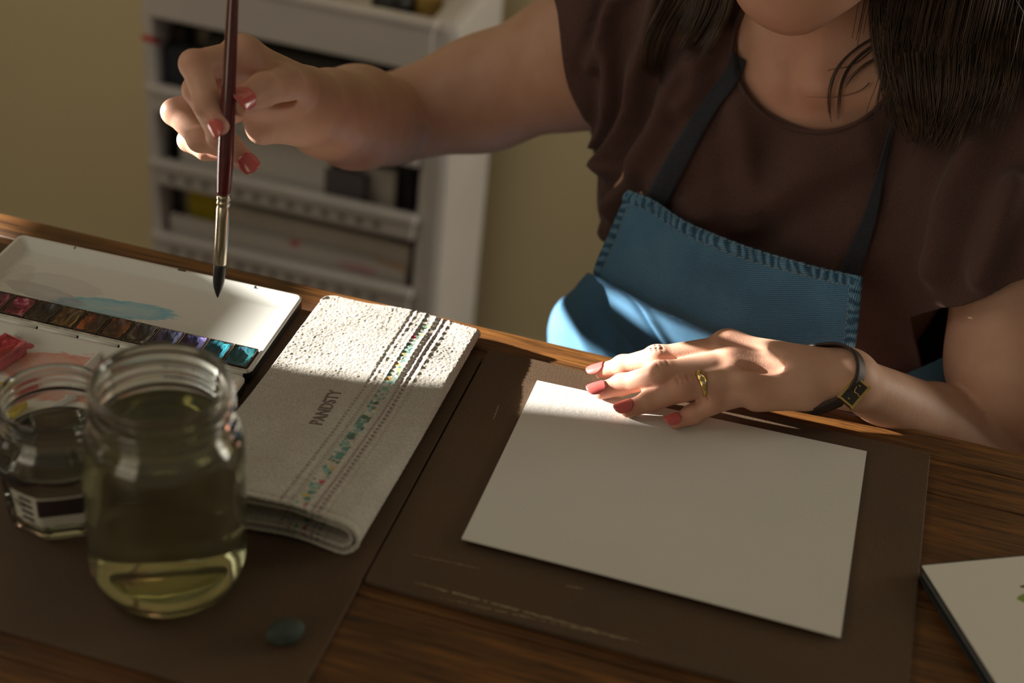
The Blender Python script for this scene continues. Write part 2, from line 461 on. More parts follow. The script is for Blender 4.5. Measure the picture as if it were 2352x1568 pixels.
# scuffs left by paint and tape along the near edge of the board under the paper
def scuff(px0, px1, wd, seed):
    r = np.random.default_rng(seed); a = PZ(*px0, BT); b = PZ(*px1, BT); n = 60
    vs = []; fs = []; d = unit(b-a); nn = np.array([-d[1], d[0], 0])
    for i in range(n):
        t = i/(n-1); w_ = wd*(0.35+0.9*r.random())*math.sin(math.pi*min(1, max(0.02, t)))**0.3; p = a*(1-t)+b*t+nn*r.normal(0, wd*0.15)
        p[2] = T+BT+0.00008; vs += [p-nn*w_/2, p+nn*w_/2]
        if i and r.random() > 0.12: fs.append((2*i-2, 2*i, 2*i+1, 2*i-1))
    mesh('scuff_mark', vs, fs, M_SCUFF, bd1)
scuff((950, 1336), (1485, 1480), 0.0013, 1); scuff((1010, 1372), (1480, 1478), 0.0008, 2); scuff((945, 1272), (1105, 1306), 0.0006, 3); scuff((1300, 1345), (1340, 1352), 0.001, 4)
scuff((1132, 965), (1146, 930), 0.0010, 5)
def sheet(name, corners, lift, mat, label, th=0.0011, n=40):
    """corners TL,TR,BR,BL (world, resting height in z); lift(u,v) extra height"""
    c = [np.asarray(q, float) for q in corners]; vs = []; uv = []
    for i in range(n):
        for j in range(n):
            u, v = j/(n-1), i/(n-1)
            p = (c[0]*(1-u)+c[1]*u)*(1-v)+(c[3]*(1-u)+c[2]*u)*v; p = p.copy(); p[2] += lift(u, v); vs.append(p); uv.append((u, v))
    cen = sum(c)/4; vs = np.array(vs)-[cen[0], cen[1], cen[2]]
    me = bpy.data.meshes.new(name); me.from_pydata(vs.tolist(), [], grid_faces(n, n, True)); me.update()
    o = link(name, me, mat, None, False); o.location = V(cen); add_uv(o, uv); mod_solid(o, th, 1); tag(o, label, 'paper'); return o
z = T+BT+0.0012
sheet('watercolor_paper', [PZ(1233, 877, BT+.001)*[1, 1, 0]+[0, 0, z], PZ(1990, 1040, BT+.001)*[1, 1, 0]+[0, 0, z], PZ(1930, 1466, BT+.003)*[1, 1, 0]+[0, 0, z], PZ(1060, 1239, BT+.003)*[1, 1, 0]+[0, 0, z]],
      lambda u, v: 0.0024*v**3*(0.6+0.4*math.sin(2.6*u+0.3))+0.0002, M_PAPER, 'blank white sheet of watercolour paper under the resting hand')

# sketchbook at the right
def painted_page(g, s):
    mt, nt, b = nodes_of('painted_page'); tc = N(nt, 'ShaderNodeTexCoord'); uvv = tc.outputs['Object']
    sep = N(nt, 'ShaderNodeSeparateXYZ'); nt.links.new(uvv, sep.inputs[0])
    nz = noise(nt, uvv, 60, 3)
    def blob(cx, cy, rx, ry):
        dx = mth(nt, 'DIVIDE', mth(nt, 'SUBTRACT', sep.outputs[0], cx), rx); dy = mth(nt, 'DIVIDE', mth(nt, 'SUBTRACT', sep.outputs[1], cy), ry)
        d = mth(nt, 'ADD', mth(nt, 'ADD', mth(nt, 'MULTIPLY', dx, dx), mth(nt, 'MULTIPLY', dy, dy)), mth(nt, 'MULTIPLY', mth(nt, 'SUBTRACT', nz, 0.5), 1.2))
        return mth(nt, 'LESS_THAN', d, 1.0)
    c = mixc(nt, blob(g[0]+0.010, g[1], 0.0125, 0.0050), (0.74, 0.72, 0.66), (0.25, 0.34, 0.08))
    c = mixc(nt, blob(s[0]+0.004, s[1], 0.0050, 0.0012), c, (0.06, 0.05, 0.02))
    nt.links.new(c, b.inputs['Base Color']); b.inputs['Roughness'].default_value = 0.8; return mt
p0 = PZ(2118, 1298, 0.011); a0 = math.atan2(*(PZ(2352, 1276, 0.011)-p0)[[1, 0]])
sk = empty('sketchbook', (p0[0], p0[1], T), 'sketchbook with dark cover and a white page at the right corner', 'sketchbook', rz=a0)
o = box('cover', (-0.0005, -0.21, 0.0002), (0.15, 0.002, 0.0024), simple('dark_cover', (0.018, 0.02, 0.022), 0.5), sk, 0.0006)
box('page_block', (0.002, -0.209, 0.0024), (0.149, 0.0, 0.0085), simple('page_edges', (0.10, 0.10, 0.095), 0.8, 0.4, 700, 0.3), sk, 0.0004)
box('cover', (-0.0005, -0.21, 0.0085), (0.15, 0.002, 0.0100), bpy.data.materials['dark_cover'], sk, 0.0004)
box('painted_page', (0.0, -0.209, 0.0100), (0.149, 0.0, 0.0110), painted_page(*to_local(sk, np.array([PZ(2346, 1375, 0.011), PZ(2345, 1347, 0.011)]))[:, :2].tolist()), sk, 0.0002)

# small dark stone eraser
bm = bmesh.new(); bmesh.ops.create_icosphere(bm, subdivisions=3, radius=1)
for v in bm.verts:
    x, y, zz = v.co; s = 1+0.10*math.sin(3.1*x+1.2)+0.08*math.cos(4*y+zz)
    v.co = Vector((0.0108*math.copysign(abs(x)**0.75, x)*s, 0.0072*math.copysign(abs(y)**0.8, y)*s, 0.0058*math.copysign(abs(zz)**0.7, zz)))
o = from_bm('kneaded_eraser', bm, simple('grey_green_putty', (0.045, 0.062, 0.052), 0.75, 0.2, 120, 0.3), None, True)
p = PZ(655, 1452, BT+0.005); o.location = (p[0], p[1], T+BT+0.0056); o.rotation_euler = (0, 0.05, math.radians(42))
tag(o, 'small dark grey-green kneaded eraser on the board in front of the jars', 'eraser')
# ================================================================== paint box
PBX1, PBY1 = -0.3365, 0.8610
pb_a = math.radians(1.7)
pbox = empty('paint_box', (-0.335, 0.7570, T+BT), 'open folding watercolour paint box with a row of used pans', 'paint box', rz=pb_a)
W, D, HH = 0.216, 0.1010, 0.0105       # leaf A: x from -W to 0, y from 0 to D (local)
def smear_mat(name, base, blobs, streak=(1, 1, 1), rough=0.35, vert=False):
    """white enamel with dried colour washes; blobs: (cx,cy,rx,ry,rot,colour,strength,ring)"""
    mt, nt, b = nodes_of(name); tc = N(nt, 'ShaderNodeTexCoord'); ob = tc.outputs['Object']
    sep = N(nt, 'ShaderNodeSeparateXYZ'); nt.links.new(ob, sep.inputs[0]); X, Y = sep.outputs[0], sep.outputs[2 if vert else 1]
    nz = noise(nt, coords(nt, 'Object', streak), 70, 5, 0.6, 0.4); nz2 = noise(nt, ob, 300, 3)
    bc = N(nt, 'ShaderNodeRGB'); bc.outputs[0].default_value = (*base, 1); src = bc.outputs[0]
    for (cx, cy, rx, ry, rot, colr, st, ring) in blobs:
        ca, sa = math.cos(rot), math.sin(rot)
        dx = mth(nt, 'SUBTRACT', X, cx); dy = mth(nt, 'SUBTRACT', Y, cy)
        u = mth(nt, 'DIVIDE', mth(nt, 'ADD', mth(nt, 'MULTIPLY', dx, ca), mth(nt, 'MULTIPLY', dy, sa)), rx)
        v = mth(nt, 'DIVIDE', mth(nt, 'SUBTRACT', mth(nt, 'MULTIPLY', dy, ca), mth(nt, 'MULTIPLY', dx, sa)), ry)
        d = mth(nt, 'SQRT', mth(nt, 'ADD', mth(nt, 'MULTIPLY', u, u), mth(nt, 'MULTIPLY', v, v)))
        d = mth(nt, 'ADD', d, mth(nt, 'MULTIPLY', mth(nt, 'SUBTRACT', nz, 0.5), 0.75))
        r = ramp(nt, [(0.0, (st*(1-ring),)*3), (0.62, (st*(1-ring*0.6),)*3), (0.86, (st,)*3), (0.97, (0, 0, 0))]); nt.links.new(d, r.inputs[0])
        f = mth(nt, 'MULTIPLY', r.outputs[0], mth(nt, 'ADD', 0.55, mth(nt, 'MULTIPLY', nz, 0.9)), clamp=True)
        src = mixc(nt, f, src, colr)
    nt.links.new(src, b.inputs['Base Color']) if hasattr(src, 'is_output') else None
    b.inputs['Roughness'].default_value = rough; bump(nt, b, nz2, 0.06, 0.0003); return mt
ENAMEL = (0.64, 0.655, 0.62)
M_ENAM = simple('white_enamel', ENAMEL, 0.3, 0.05, 30, 0.03)
M_BLACK = simple('black_enamel', (0.012, 0.012, 0.013), 0.3, 0.1, 40, 0.05)
def tray(name, x0, x1, y0, y1, floor_y0, mat_floor, open_front=False):
    """shallow pressed tray: sloping walls, rounded corners, floor; built as one rounded loft"""
    def loop(ix, z, r):
        pts = []
        cx0, cx1, cy0, cy1 = x0+ix+r, x1-ix-r, y0+ix+r, y1-ix-r
        for i, (cx, cy) in enumerate(((cx1, cy1), (cx0, cy1), (cx0, cy0), (cx1, cy0))):
            for j in range(7):
                a = math.pi/2*i+math.pi/2*j/6; pts.append((cx+r*math.cos(a), cy+r*math.sin(a), z))
        return pts
    L = [loop(0.0016, 0.0002, 0.004), loop(0.0, 0.002, 0.005), loop(0.0, HH-0.0012, 0.005), loop(0.0008, HH, 0.0045), loop(0.0030, HH-0.0002, 0.0035), loop(0.0085, 0.0032, 0.004), loop(0.0115, 0.0024, 0.004)]
    vs = [p for l in L for p in l]; n = len(L[0]); fs = []
    fs.append(tuple(range(n))[::-1])
    for k in range(len(L)-1):
        for i in range(n): fs.append((k*n+i, k*n+(i+1) % n, (k+1)*n+(i+1) % n, (k+1)*n+i))
    fs.append(tuple((len(L)-1)*n+i for i in range(n)))
    o = mesh(name, vs, fs, mat_floor, pbox, True, False); o.data.materials.append(M_BLACK)
    for i, p in enumerate(o.data.polygons):
        if i <= n*2: p.material_index = 1
    mod_bevel(o, 0.0004, 1); return o
lidmat = smear_mat('mixing_lid_enamel', (0.64, 0.655, 0.62), [
    (-0.118, 0.048, 0.046, 0.012, math.radians(9), (0.10, 0.42, 0.58), 0.85, 0.5),
    (-0.170, 0.048, 0.034, 0.009, math.radians(-8), (0.32, 0.30, 0.36), 0.6, 0.35),
    (-0.165, 0.062, 0.034, 0.012, math.radians(0), (0.47, 0.46, 0.46), 0.45, 0.3),
    (-0.196, 0.050, 0.012, 0.030, 0.0, (0.46, 0.44, 0.38), 0.45, 0.1)], (1.0, 6.0, 1.0))
tray('mixing_lid', -W, 0, 0, D, 0.0, lidmat)
# slots pressed in the far rim
for px, py, wl, wd in ((171, 572, 0.0012, 0.0026), (411, 631, 0.0066, 0.0018), (583, 664, 0.0012, 0.0026)):
    p = PZ(px, py, BT+HH-0.001); q = to_local(pbox, np.array([p]))[0]
    zz = HH+0.00005
    bm = bmesh.new(); box_bm(bm, (-wl/2, -wd/2, -0.0012), (wl/2, wd/2, 0.0)); o = from_bm('rim_slot', bm, M_BLACK, pbox); o.location = (q[0], D-0.0004-wd/2-0.0006, zz)
    mod_bevel(o, 0.0003, 1)
# pan rail
box('pan_rail', (-W+0.001, 0.0018, 0.0026), (-0.0012, 0.0042, 0.0108), simple('worn_enamel', (0.45, 0.42, 0.37), 0.5, 0.5, 160, 0.1), pbox, 0.0006)
def cake_mat(name, c1, c2, c3, t1=0.45, t2=0.62):
    mt, nt, b = nodes_of(name); v = coords(nt, 'Object', (1, 0.45, 1), (0, 0, 0.35)); n = noise(nt, v, 120, 5, 0.65, 0.9)
    r = ramp(nt, [(t1-0.08, c1), (t1, c1), (t2-0.04, c2), (t2+0.06, c3)]); nt.links.new(n, r.inputs[0]); nt.links.new(r.outputs[0], b.inputs['Base Color'])
    b.inputs['Roughness'].default_value = 0.4; b.inputs['Coat Weight'].default_value = 0.25; bump(nt, b, n, 0.6, 0.0015); return mt
DK = (0.018, 0.012, 0.010)
pans = [('teal and violet paint', (0.004, 0.07, 0.08), (0.01, 0.16, 0.19), (0.09, 0.03, 0.20)),      # rightmost first
        ('turquoise paint', (0.004, 0.06, 0.09), (0.01, 0.20, 0.26), (0.09, 0.48, 0.55)),
        ('blue violet paint', (0.012, 0.012, 0.04), (0.03, 0.03, 0.12), (0.14, 0.12, 0.30)),
        ('dark blue paint', (0.010, 0.012, 0.03), (0.02, 0.025, 0.06), (0.1, 0.1, 0.2)),
        ('sooty paint', (0.012, 0.011, 0.012), (0.05, 0.045, 0.04), (0.32, 0.27, 0.2)),
        ('orange brown paint', (0.030, 0.012, 0.006), (0.10, 0.03, 0.008), (0.42, 0.15, 0.025)),
        ('orange paint', (0.035, 0.015, 0.007), (0.11, 0.028, 0.008), (0.38, 0.11, 0.022)),
        ('ochre paint', (0.03, 0.017, 0.008), (0.10, 0.05, 0.015), (0.33, 0.20, 0.06)),
        ('black brown paint', (0.016, 0.011, 0.008), (0.022, 0.015, 0.010), (0.05, 0.035, 0.02)),
        ('magenta paint', (0.09, 0.006, 0.016), (0.26, 0.015, 0.06), (0.60, 0.25, 0.33)),
        ('crimson paint', (0.045, 0.008, 0.010), (0.13, 0.012, 0.03), (0.42, 0.08, 0.18)), ]
M_PAN = simple('pan_plastic', (0.055, 0.042, 0.034), 0.35, 0.5, 90, 0.1)
PW, PD = 0.0168, 0.0225
for i, (lab, c1, c2, c3) in enumerate(pans):
    x1 = -0.0042-i*(PW+0.0007)
    bm = bmesh.new()
    xo0, xo1, yo0, yo1 = x1-PW, x1, 0.0050, 0.0050+PD
    L = [[(xo0+a, yo0+a), (xo1-a, yo0+a), (xo1-a, yo1-a), (xo0+a, yo1-a)] for a in (0.0, 0.0, 0.0008, 0.0012)]
    zs = [0.0027, 0.0112, 0.0112, 0.0065]; vv = [[bm.verts.new((x, y, zz)) for (x, y) in l] for l, zz in zip(L, zs)]
    bm.faces.new(vv[0][::-1])
    for k_ in range(3):
        for j in range(4): bm.faces.new((vv[k_][j], vv[k_][(j+1) % 4], vv[k_+1][(j+1) % 4], vv[k_+1][j]))
    bm.faces.new(vv[3]); pan = from_bm('paint_pan', bm, M_PAN, pbox); pan['label'] = 'half pan of '+lab
    n = 9; vs = []; r = np.random.default_rng(40+i)
    for a in range(n):
        for b_ in range(n):
            u, v = b_/(n-1), a/(n-1); e = min(u, 1-u, v, 1-v)
            vs.append((xo0+0.0011+u*(PW-0.0022), yo0+0.0011+v*(PD-0.0022), 0.0104-0.0030*math.sin(math.pi*u)*math.sin(math.pi*v)*(0.6+0.5*r.random())+0.0012*(e < 0.15)*r.random()))
    k2 = mesh('paint_cake', vs, grid_faces(n, n), cake_mat('cake_'+str(i), c1, c2, c3, 0.44, 0.58), pan, True, False)
    k2['label'] = lab.replace(' paint', '')+' cake of paint'
# bare enamel spacer at the left end of the row, stained
# hinge
for k_ in range(7):
    x0 = -0.205+k_*0.0290; vs, fs = tube_data([(x0, -0.0012, 0.0095), (x0+0.027, -0.0012, 0.0095)], 0.0017, 10)
    mesh('hinge_barrel', vs, fs, M_ENAM, pbox, True, False)
# near leaf with wells
D2 = 0.098
lm = smear_mat('well_enamel', (0.62, 0.61, 0.56), [
    (-0.115, -0.030, 0.050, 0.020, 0.15, (0.62, 0.16, 0.10), 0.75, 0.4), (-0.060, -0.032, 0.050, 0.020, -0.1, (0.60, 0.22, 0.14), 0.6, 0.3),
    (-0.020, -0.018, 0.018, 0.010, 0.3, (0.55, 0.08, 0.12), 0.6, 0.2), (-0.020, -0.060, 0.018, 0.040, 0.3, (0.50, 0.40, 0.30), 0.5, 0.2),
    (-0.168, -0.040, 0.030, 0.020, 0.3, (0.48, 0.38, 0.30), 0.5, 0.2), (-0.150, -0.014, 0.006, 0.003, 0.3, (0.45, 0.02, 0.03), 0.9, 0.0)], (1.0, 3.0, 1.0))
o = tray('well_tray', -W, 0, -D2-0.0025, -0.0025, 0, lm)
for dx, sl in ((-0.1585, 0.010), (-0.100, 0.006), (-0.052, 0.004)):
    vs = []; fs = []
    for y, xx in ((-0.010, dx), (-D2+0.008, dx-sl)):
        vs += [(xx-0.0022, y, 0.0024), (xx-0.0007, y, 0.0085), (xx+0.0007, y, 0.0085), (xx+0.0022, y, 0.0024)]
    fs = [(0, 1, 5, 4), (1, 2, 6, 5), (2, 3, 7, 6), (0, 3, 2, 1), (4, 5, 6, 7)]
    o = mesh('well_divider', vs, fs, M_ENAM, pbox, True, False); mod_bevel(o, 0.0004, 2)
# two loose pans lying in the wells
def loose_pan(name, px, py, rz, size, c, label, cm):
    p = PZ(px, py, BT+0.012); e = empty(name, (p[0], p[1], T+BT+0.0026), label, 'paint pan', 'loose paint pans in the wells', rz)
    sx, sy, sz = size
    bm = bmesh.new(); L = []
    for ins, zz in ((0.0008, 0), (0, sz), (0.0009, sz), (0.0012, sz-0.002)):
        L.append([bm.verts.new((x, y, zz)) for x, y in ((-sx/2+ins, -sy/2+ins), (sx/2-ins, -sy/2+ins), (sx/2-ins, sy/2-ins), (-sx/2+ins, sy/2-ins))])
    bm.faces.new(L[0][::-1]); bm.faces.new(L[3])
    for k_ in range(3):
        for j in range(4): bm.faces.new((L[k_][j], L[k_][(j+1) % 4], L[k_+1][(j+1) % 4], L[k_+1][j]))
    o = from_bm('pan', bm, simple(name+'_pan_plastic', c, 0.4, 0.3, 120), e); mod_bevel(o, 0.0004, 2)
    n = 9; r = np.random.default_rng(5); vs = []
    for a in range(n):
        for b_ in range(n):
            u, v = b_/(n-1), a/(n-1); vs.append((-sx/2+0.001+u*(sx-0.002), -sy/2+0.001+v*(sy-0.002), sz-0.0002-0.0012*math.sin(math.pi*u)*math.sin(math.pi*v)*(0.5+r.random())))
    mesh('paint_cake', vs, grid_faces(n, n), cm, e, True, False)
loose_pan('red_paint_pan', 2, 797, math.radians(-12), (0.019, 0.028, 0.0095), (0.45, 0.12, 0.13), 'loose pan of crimson paint at the left edge of the paint box',
          cake_mat('red_cake', (0.20, 0.006, 0.016), (0.42, 0.02, 0.04), (0.62, 0.14, 0.16), 0.42, 0.55))
loose_pan('yellow_paint_pan', 2, 897, math.radians(5), (0.016, 0.019, 0.0090), (0.50, 0.40, 0.06), 'loose pan of yellow paint behind the small jar',
          cake_mat('yellow_cake', (0.30, 0.19, 0.02), (0.50, 0.36, 0.02), (0.62, 0.5, 0.06), 0.42, 0.55))

# ================================================================== jars
def glass(name, col, ior=1.5, rough=0.0, bmp=0.0):
    mt, nt, b = nodes_of(name)
    b.inputs['Base Color'].default_value = (*col, 1); b.inputs['Transmission Weight'].default_value = 1.0
    b.inputs['IOR'].default_value = ior; b.inputs['Roughness'].default_value = rough
    if bmp: bump(nt, b, noise(nt, coords(nt), 60, 2), bmp, 0.0006)
    return mt
M_GLASS = glass('jar_glass', (0.93, 0.95, 0.90), 1.5, 0.0, 0.12)
M_GLASS2 = glass('small_jar_glass', (0.93, 0.95, 0.94), 1.5, 0.0, 0.10)
M_WATER = glass('murky_green_water', (0.74, 0.72, 0.48), 1.33, 0.02); M_WATER.node_tree.nodes['Principled BSDF'].inputs['Transmission Weight'].default_value = 0.93
M_WATER2 = glass('clear_rinse_water', (0.86, 0.87, 0.82), 1.33, 0.0)
def smooth_prof(pts, n): return [tuple(p) for p in cr(np.array(pts), n)]
JH = 0.1325
j1p = PZ(388, 1320, BT)
jar = empty('mason_jar', (j1p[0], j1p[1], T+BT), 'tall glass mason jar of greenish rinse water in front', 'jar')
outer = [(0, 0.0035), (0.020, 0.0030), (0.028, 0.0012), (0.0315, 0.0002)]+smooth_prof([(0.034, 0.0006), (0.0385, 0.0045), (0.0412, 0.011), (0.0422, 0.020), (0.0425, 0.040), (0.0425, 0.070), (0.0424, 0.088), (0.0412, 0.0975), (0.0385, 0.1035), (0.0362, 0.1065)], 34)
th = [(0.0353, 0.1085), (0.0366, 0.1105), (0.0371, 0.1125), (0.0360, 0.1142), (0.0357, 0.1155), (0.0370, 0.1172), (0.0374, 0.1188), (0.0360, 0.1205), (0.0357, 0.1220), (0.0369, 0.1238), (0.0371, 0.1255), (0.0360, 0.1270), (0.0358, 0.1295), (0.0358, 0.1312), (0.0350, 0.1323), (0.0339, 0.1325), (0.0329, 0.1318)]
inner = [(0.0325, 0.1300), (0.0325, 0.1080), (0.0335, 0.1060)]+smooth_prof([(0.0352, 0.1030), (0.0378, 0.0975), (0.0392, 0.088), (0.0395, 0.060), (0.0395, 0.022), (0.0385, 0.013), (0.0350, 0.0075), (0.0280, 0.0060)], 26)+[(0.018, 0.0066), (0, 0.0072)]
v, f = lathe_data(outer+th+inner, 96); o = mesh('glass_body', v, f, M_GLASS, jar, True, False)
# water slightly overlaps the glass so no air gap shows
wl = 0.1010
wprof = [(0, 0.0070)]+[(r+0.0003, z_-0.0001) for r, z_ in inner[::-1] if 0.006 < z_ < wl and r > 0]+[(0.0362, wl), (0.0352, wl-0.0002), (0.02, wl-0.0006), (0, wl-0.0007)]
v, f = lathe_data(wprof, 96); mesh('murky_water', v, f, M_WATER, jar, True, False)['label'] = 'greenish rinse water'
# small jar with an eight-sided foot
j2p = PZ(146, 1165, BT)
jar2 = empty('small_jar', (j2p[0], j2p[1], T+BT), 'small clear glass jar with an eight-sided base behind the tall jar', 'jar', rz=math.radians(10))
def octo(a, z_, r):
    k_ = max(0.0, min(1.0, (0.046-z_)/0.020)); q = (a % (math.pi/4))-math.pi/8; return 1+k_*(math.cos(math.pi/8)/math.cos(q)*1.03-1)
outer = [(0, 0.0020), (0.020, 0.0016), (0.0270, 0.0004), (0.0290, 0.0010), (0.0302, 0.0030), (0.0315, 0.012), (0.0338, 0.034), (0.0352, 0.046), (0.0362, 0.0530), (0.0364, 0.0560), (0.0355, 0.0600), (0.0330, 0.0632), (0.0312, 0.0645)]
th = [(0.0306, 0.0660), (0.0318, 0.0680), (0.0308, 0.0700), (0.0306, 0.0712), (0.0318, 0.0732), (0.0308, 0.0752), (0.0306, 0.0764), (0.0316, 0.0785), (0.0308, 0.0803), (0.0298, 0.0810), (0.0288, 0.0804)]
inner = [(0.0284, 0.0780), (0.0284, 0.0650), (0.0300, 0.0625), (0.0328, 0.0590), (0.0338, 0.0555), (0.0328, 0.0460), (0.0312, 0.0340), (0.0290, 0.0120), (0.0276, 0.0060), (0.020, 0.0050), (0, 0.0052)]
v, f = lathe_data(outer+th+inner, 96, octo); mesh('glass_body', v, f, M_GLASS2, jar2, True, False)
wl2 = 0.0480
wprof = [(0, 0.0050)]+[(r+0.0003, z_-0.0001) for r, z_ in inner[::-1] if 0.0045 < z_ < wl2 and r > 0.001]+[(0.0334, wl2), (0.0322, wl2-0.0002), (0.015, wl2-0.0005), (0, wl2-0.0005)]
v, f = lathe_data(wprof, 96, octo); mesh('clear_water', v, f, M_WATER2, jar2, True, False)['label'] = 'clear rinse water'
# printed paper label on the far wall of the small jar
M_LAB = simple('label_paper', (0.50, 0.48, 0.42), 0.7, 0.08, 60, 0.0); M_INK = simple('label_ink', (0.035, 0.022, 0.022), 0.6, 0.1, 60, 0)
def jar_patch(name, a0, a1, z0, z1, r0, mat, parent, n=24):
    vs = []
    for k_ in range(9):
        z_ = z0+(z1-z0)*k_/8; rr = r0+(0.0338-0.0315)*(z_-0.012)/0.022
        for i in range(n+1):
            a = math.radians(a0+(a1-a0)*i/n); rr2 = rr*octo(a, z_, 0); vs.append((rr2*math.cos(a), rr2*math.sin(a), z_))
    return mesh(name, vs, grid_faces(9, n+1), mat, parent, True, False)
lab = jar_patch('paper_label', 238, 322, 0.013, 0.035, 0.03182, M_LAB, jar2); lab['label'] = 'printed label on the near side of the small jar'
jar_patch('dark_panel', 268, 322, 0.0205, 0.0335, 0.03200, M_INK, lab)
for k_ in range(4): jar_patch('stripe', 247, 262, 0.0145+k_*0.0050, 0.0168+k_*0.0050, 0.03200, M_INK, lab)
# ================================================================== towel
def vnoise(x, y, f, seed):
    r = np.random.default_rng(seed); g = r.normal(0, 1, (64, 64)); X = x*f; Y = y*f
    i = np.floor(X).astype(int); j = np.floor(Y).astype(int); u = X-i; v = Y-j; u = u*u*(3-2*u); v = v*v*(3-2*v)
    a = lambda p, q: g[p % 64, q % 64]
    return (a(i, j)*(1-u)+a(i+1, j)*u)*(1-v)+(a(i, j+1)*(1-u)+a(i+1, j+1)*u)*v
tw_o = np.array([-0.268, 0.752, T+BT])
towel = empty('towel', tw_o, 'folded grey terry towel with an embroidered band beside the paint box', 'towel')
TWL, TWR, TWF, TWB = -0.0575, 0.0585, -0.1230, 0.1190      # local extents
def tower(y):      # outer height of the roll along its length (t=0 front, 1 back)
    t = (y-TWF)/(TWB-TWF)
    return 0.0115+0.0155*np.clip(1-t/0.75, 0, 1)**1.5+0.0008*np.sin(9*t+1)
def sheet_path(s, y, inset, zlo_add, left_ext):
    """s 0..1 along: bottom-left -> right bend -> top-left"""
    H = tower(y)-inset*2; r = H/2; xr = TWR-inset-r
    xl = TWL+left_ext; L1 = xr-xl; La = math.pi*r; tot = 2*L1+La
    d = s*tot
    x = np.where(d < L1, xl+d, np.where(d < L1+La, 0, xr-(d-L1-La)))
    ang = -math.pi/2+(d-L1)/r
    arc = (d >= L1) & (d < L1+La)
    x = np.where(arc, xr+r*np.cos(ang), x)
    zc = inset+r
    z_ = np.where(d < L1, inset, np.where(arc, zc+r*np.sin(ang), inset+2*r))
    top = np.clip((d-L1-La)/L1, 0, 1)
    return x, z_, top
def terry():
    mt, nt, b = nodes_of('terry_cloth'); tc = N(nt, 'ShaderNodeTexCoord'); uvv = tc.outputs['UV']
    sep = N(nt, 'ShaderNodeSeparateXYZ'); nt.links.new(uvv, sep.inputs[0]); U, Vv = sep.outputs[0], sep.outputs[1]   # metres: U from right edge, V from front
    ob = coords(nt, 'Object'); n1 = noise(nt, ob, 900, 4, 0.75); n2 = noise(nt, ob, 22, 3)
    r = ramp(nt, [(0.28, (0.30, 0.27, 0.225)), (0.5, (0.56, 0.525, 0.46)), (0.72, (0.74, 0.71, 0.65))]); nt.links.new(n1, r.inputs[0])
    r2 = ramp(nt, [(0.3, (0.86, 0.84, 0.82)), (0.7, (1.0, 1.0, 1.0))]); nt.links.new(n2, r2.inputs[0])
    c = mixc(nt, 1.0, r.outputs[0], r2.outputs[0], 'MULTIPLY')
    def band(cu, hw, soft=0.0006):
        d = mth(nt, 'ABSOLUTE', mth(nt, 'SUBTRACT', U, cu)); mr = N(nt, 'ShaderNodeMapRange'); mr.inputs[1].default_value = hw; mr.inputs[2].default_value = hw+soft
        mr.inputs[3].default_value = 1; mr.inputs[4].default_value = 0; nt.links.new(d, mr.inputs[0]); return mr.outputs[0]
    # flower band
    vo = N(nt, 'ShaderNodeTexVoronoi'); vo.inputs['Scale'].default_value = 235; vo.inputs['Randomness'].default_value = 0.75; nt.links.new(uvv, vo.inputs['Vector'])
    sc_ = N(nt, 'ShaderNodeSeparateColor'); nt.links.new(vo.outputs['Color'], sc_.inputs[0])
    rc = ramp(nt, [(0.0, (0.10, 0.27, 0.22)), (0.30, (0.20, 0.40, 0.34)), (0.50, (0.07, 0.14, 0.08)), (0.66, (0.58, 0.55, 0.46)), (0.85, (0.60, 0.43, 0.12)), (0.95, (0.55, 0.05, 0.12))], 'CONSTANT')
    nt.links.new(sc_.outputs[0], rc.inputs[0])
    dm = N(nt, 'ShaderNodeMapRange'); dm.inputs[1].default_value = 0.50; dm.inputs[2].default_value = 0.75; dm.inputs[3].default_value = 1; dm.inputs[4].default_value = 0; nt.links.new(vo.outputs['Distance'], dm.inputs[0])
    c = mixc(nt, mth(nt, 'MULTIPLY', mth(nt, 'MULTIPLY', band(0.0395, 0.0032), dm.outputs[0]), 1.0), c, rc.outputs[0])
    # dashed stitch lines
    for cu, hw, col, per in ((0.0320, 0.0007, (0.22, 0.13, 0.15), 380), (0.0285, 0.0010, (0.22, 0.13, 0.15), 230), (0.0462, 0.0008, (0.28, 0.24, 0.20), 330), (0.0520, 0.0008, (0.26, 0.22, 0.18), 260), (0.0235, 0.0007, (0.36, 0.31, 0.27), 300)):
        s = mth(nt, 'GREATER_THAN', mth(nt, 'FRACT', mth(nt, 'MULTIPLY', Vv, per)), 0.45)
        c = mixc(nt, mth(nt, 'MULTIPLY', mth(nt, 'MULTIPLY', band(cu, hw, 0.0004), s), 0.75), c, col)
    nt.links.new(c, b.inputs['Base Color']); b.inputs['Roughness'].default_value = 0.95; b.inputs['Specular IOR Level'].default_value = 0.1
    b.inputs['Sheen Weight'].default_value = 0.25; b.inputs['Sheen Roughness'].default_value = 0.6
    bump(nt, b, noise(nt, ob, 1500, 3, 0.7), 0.6, 0.0010); return mt
M_TERRY = terry()
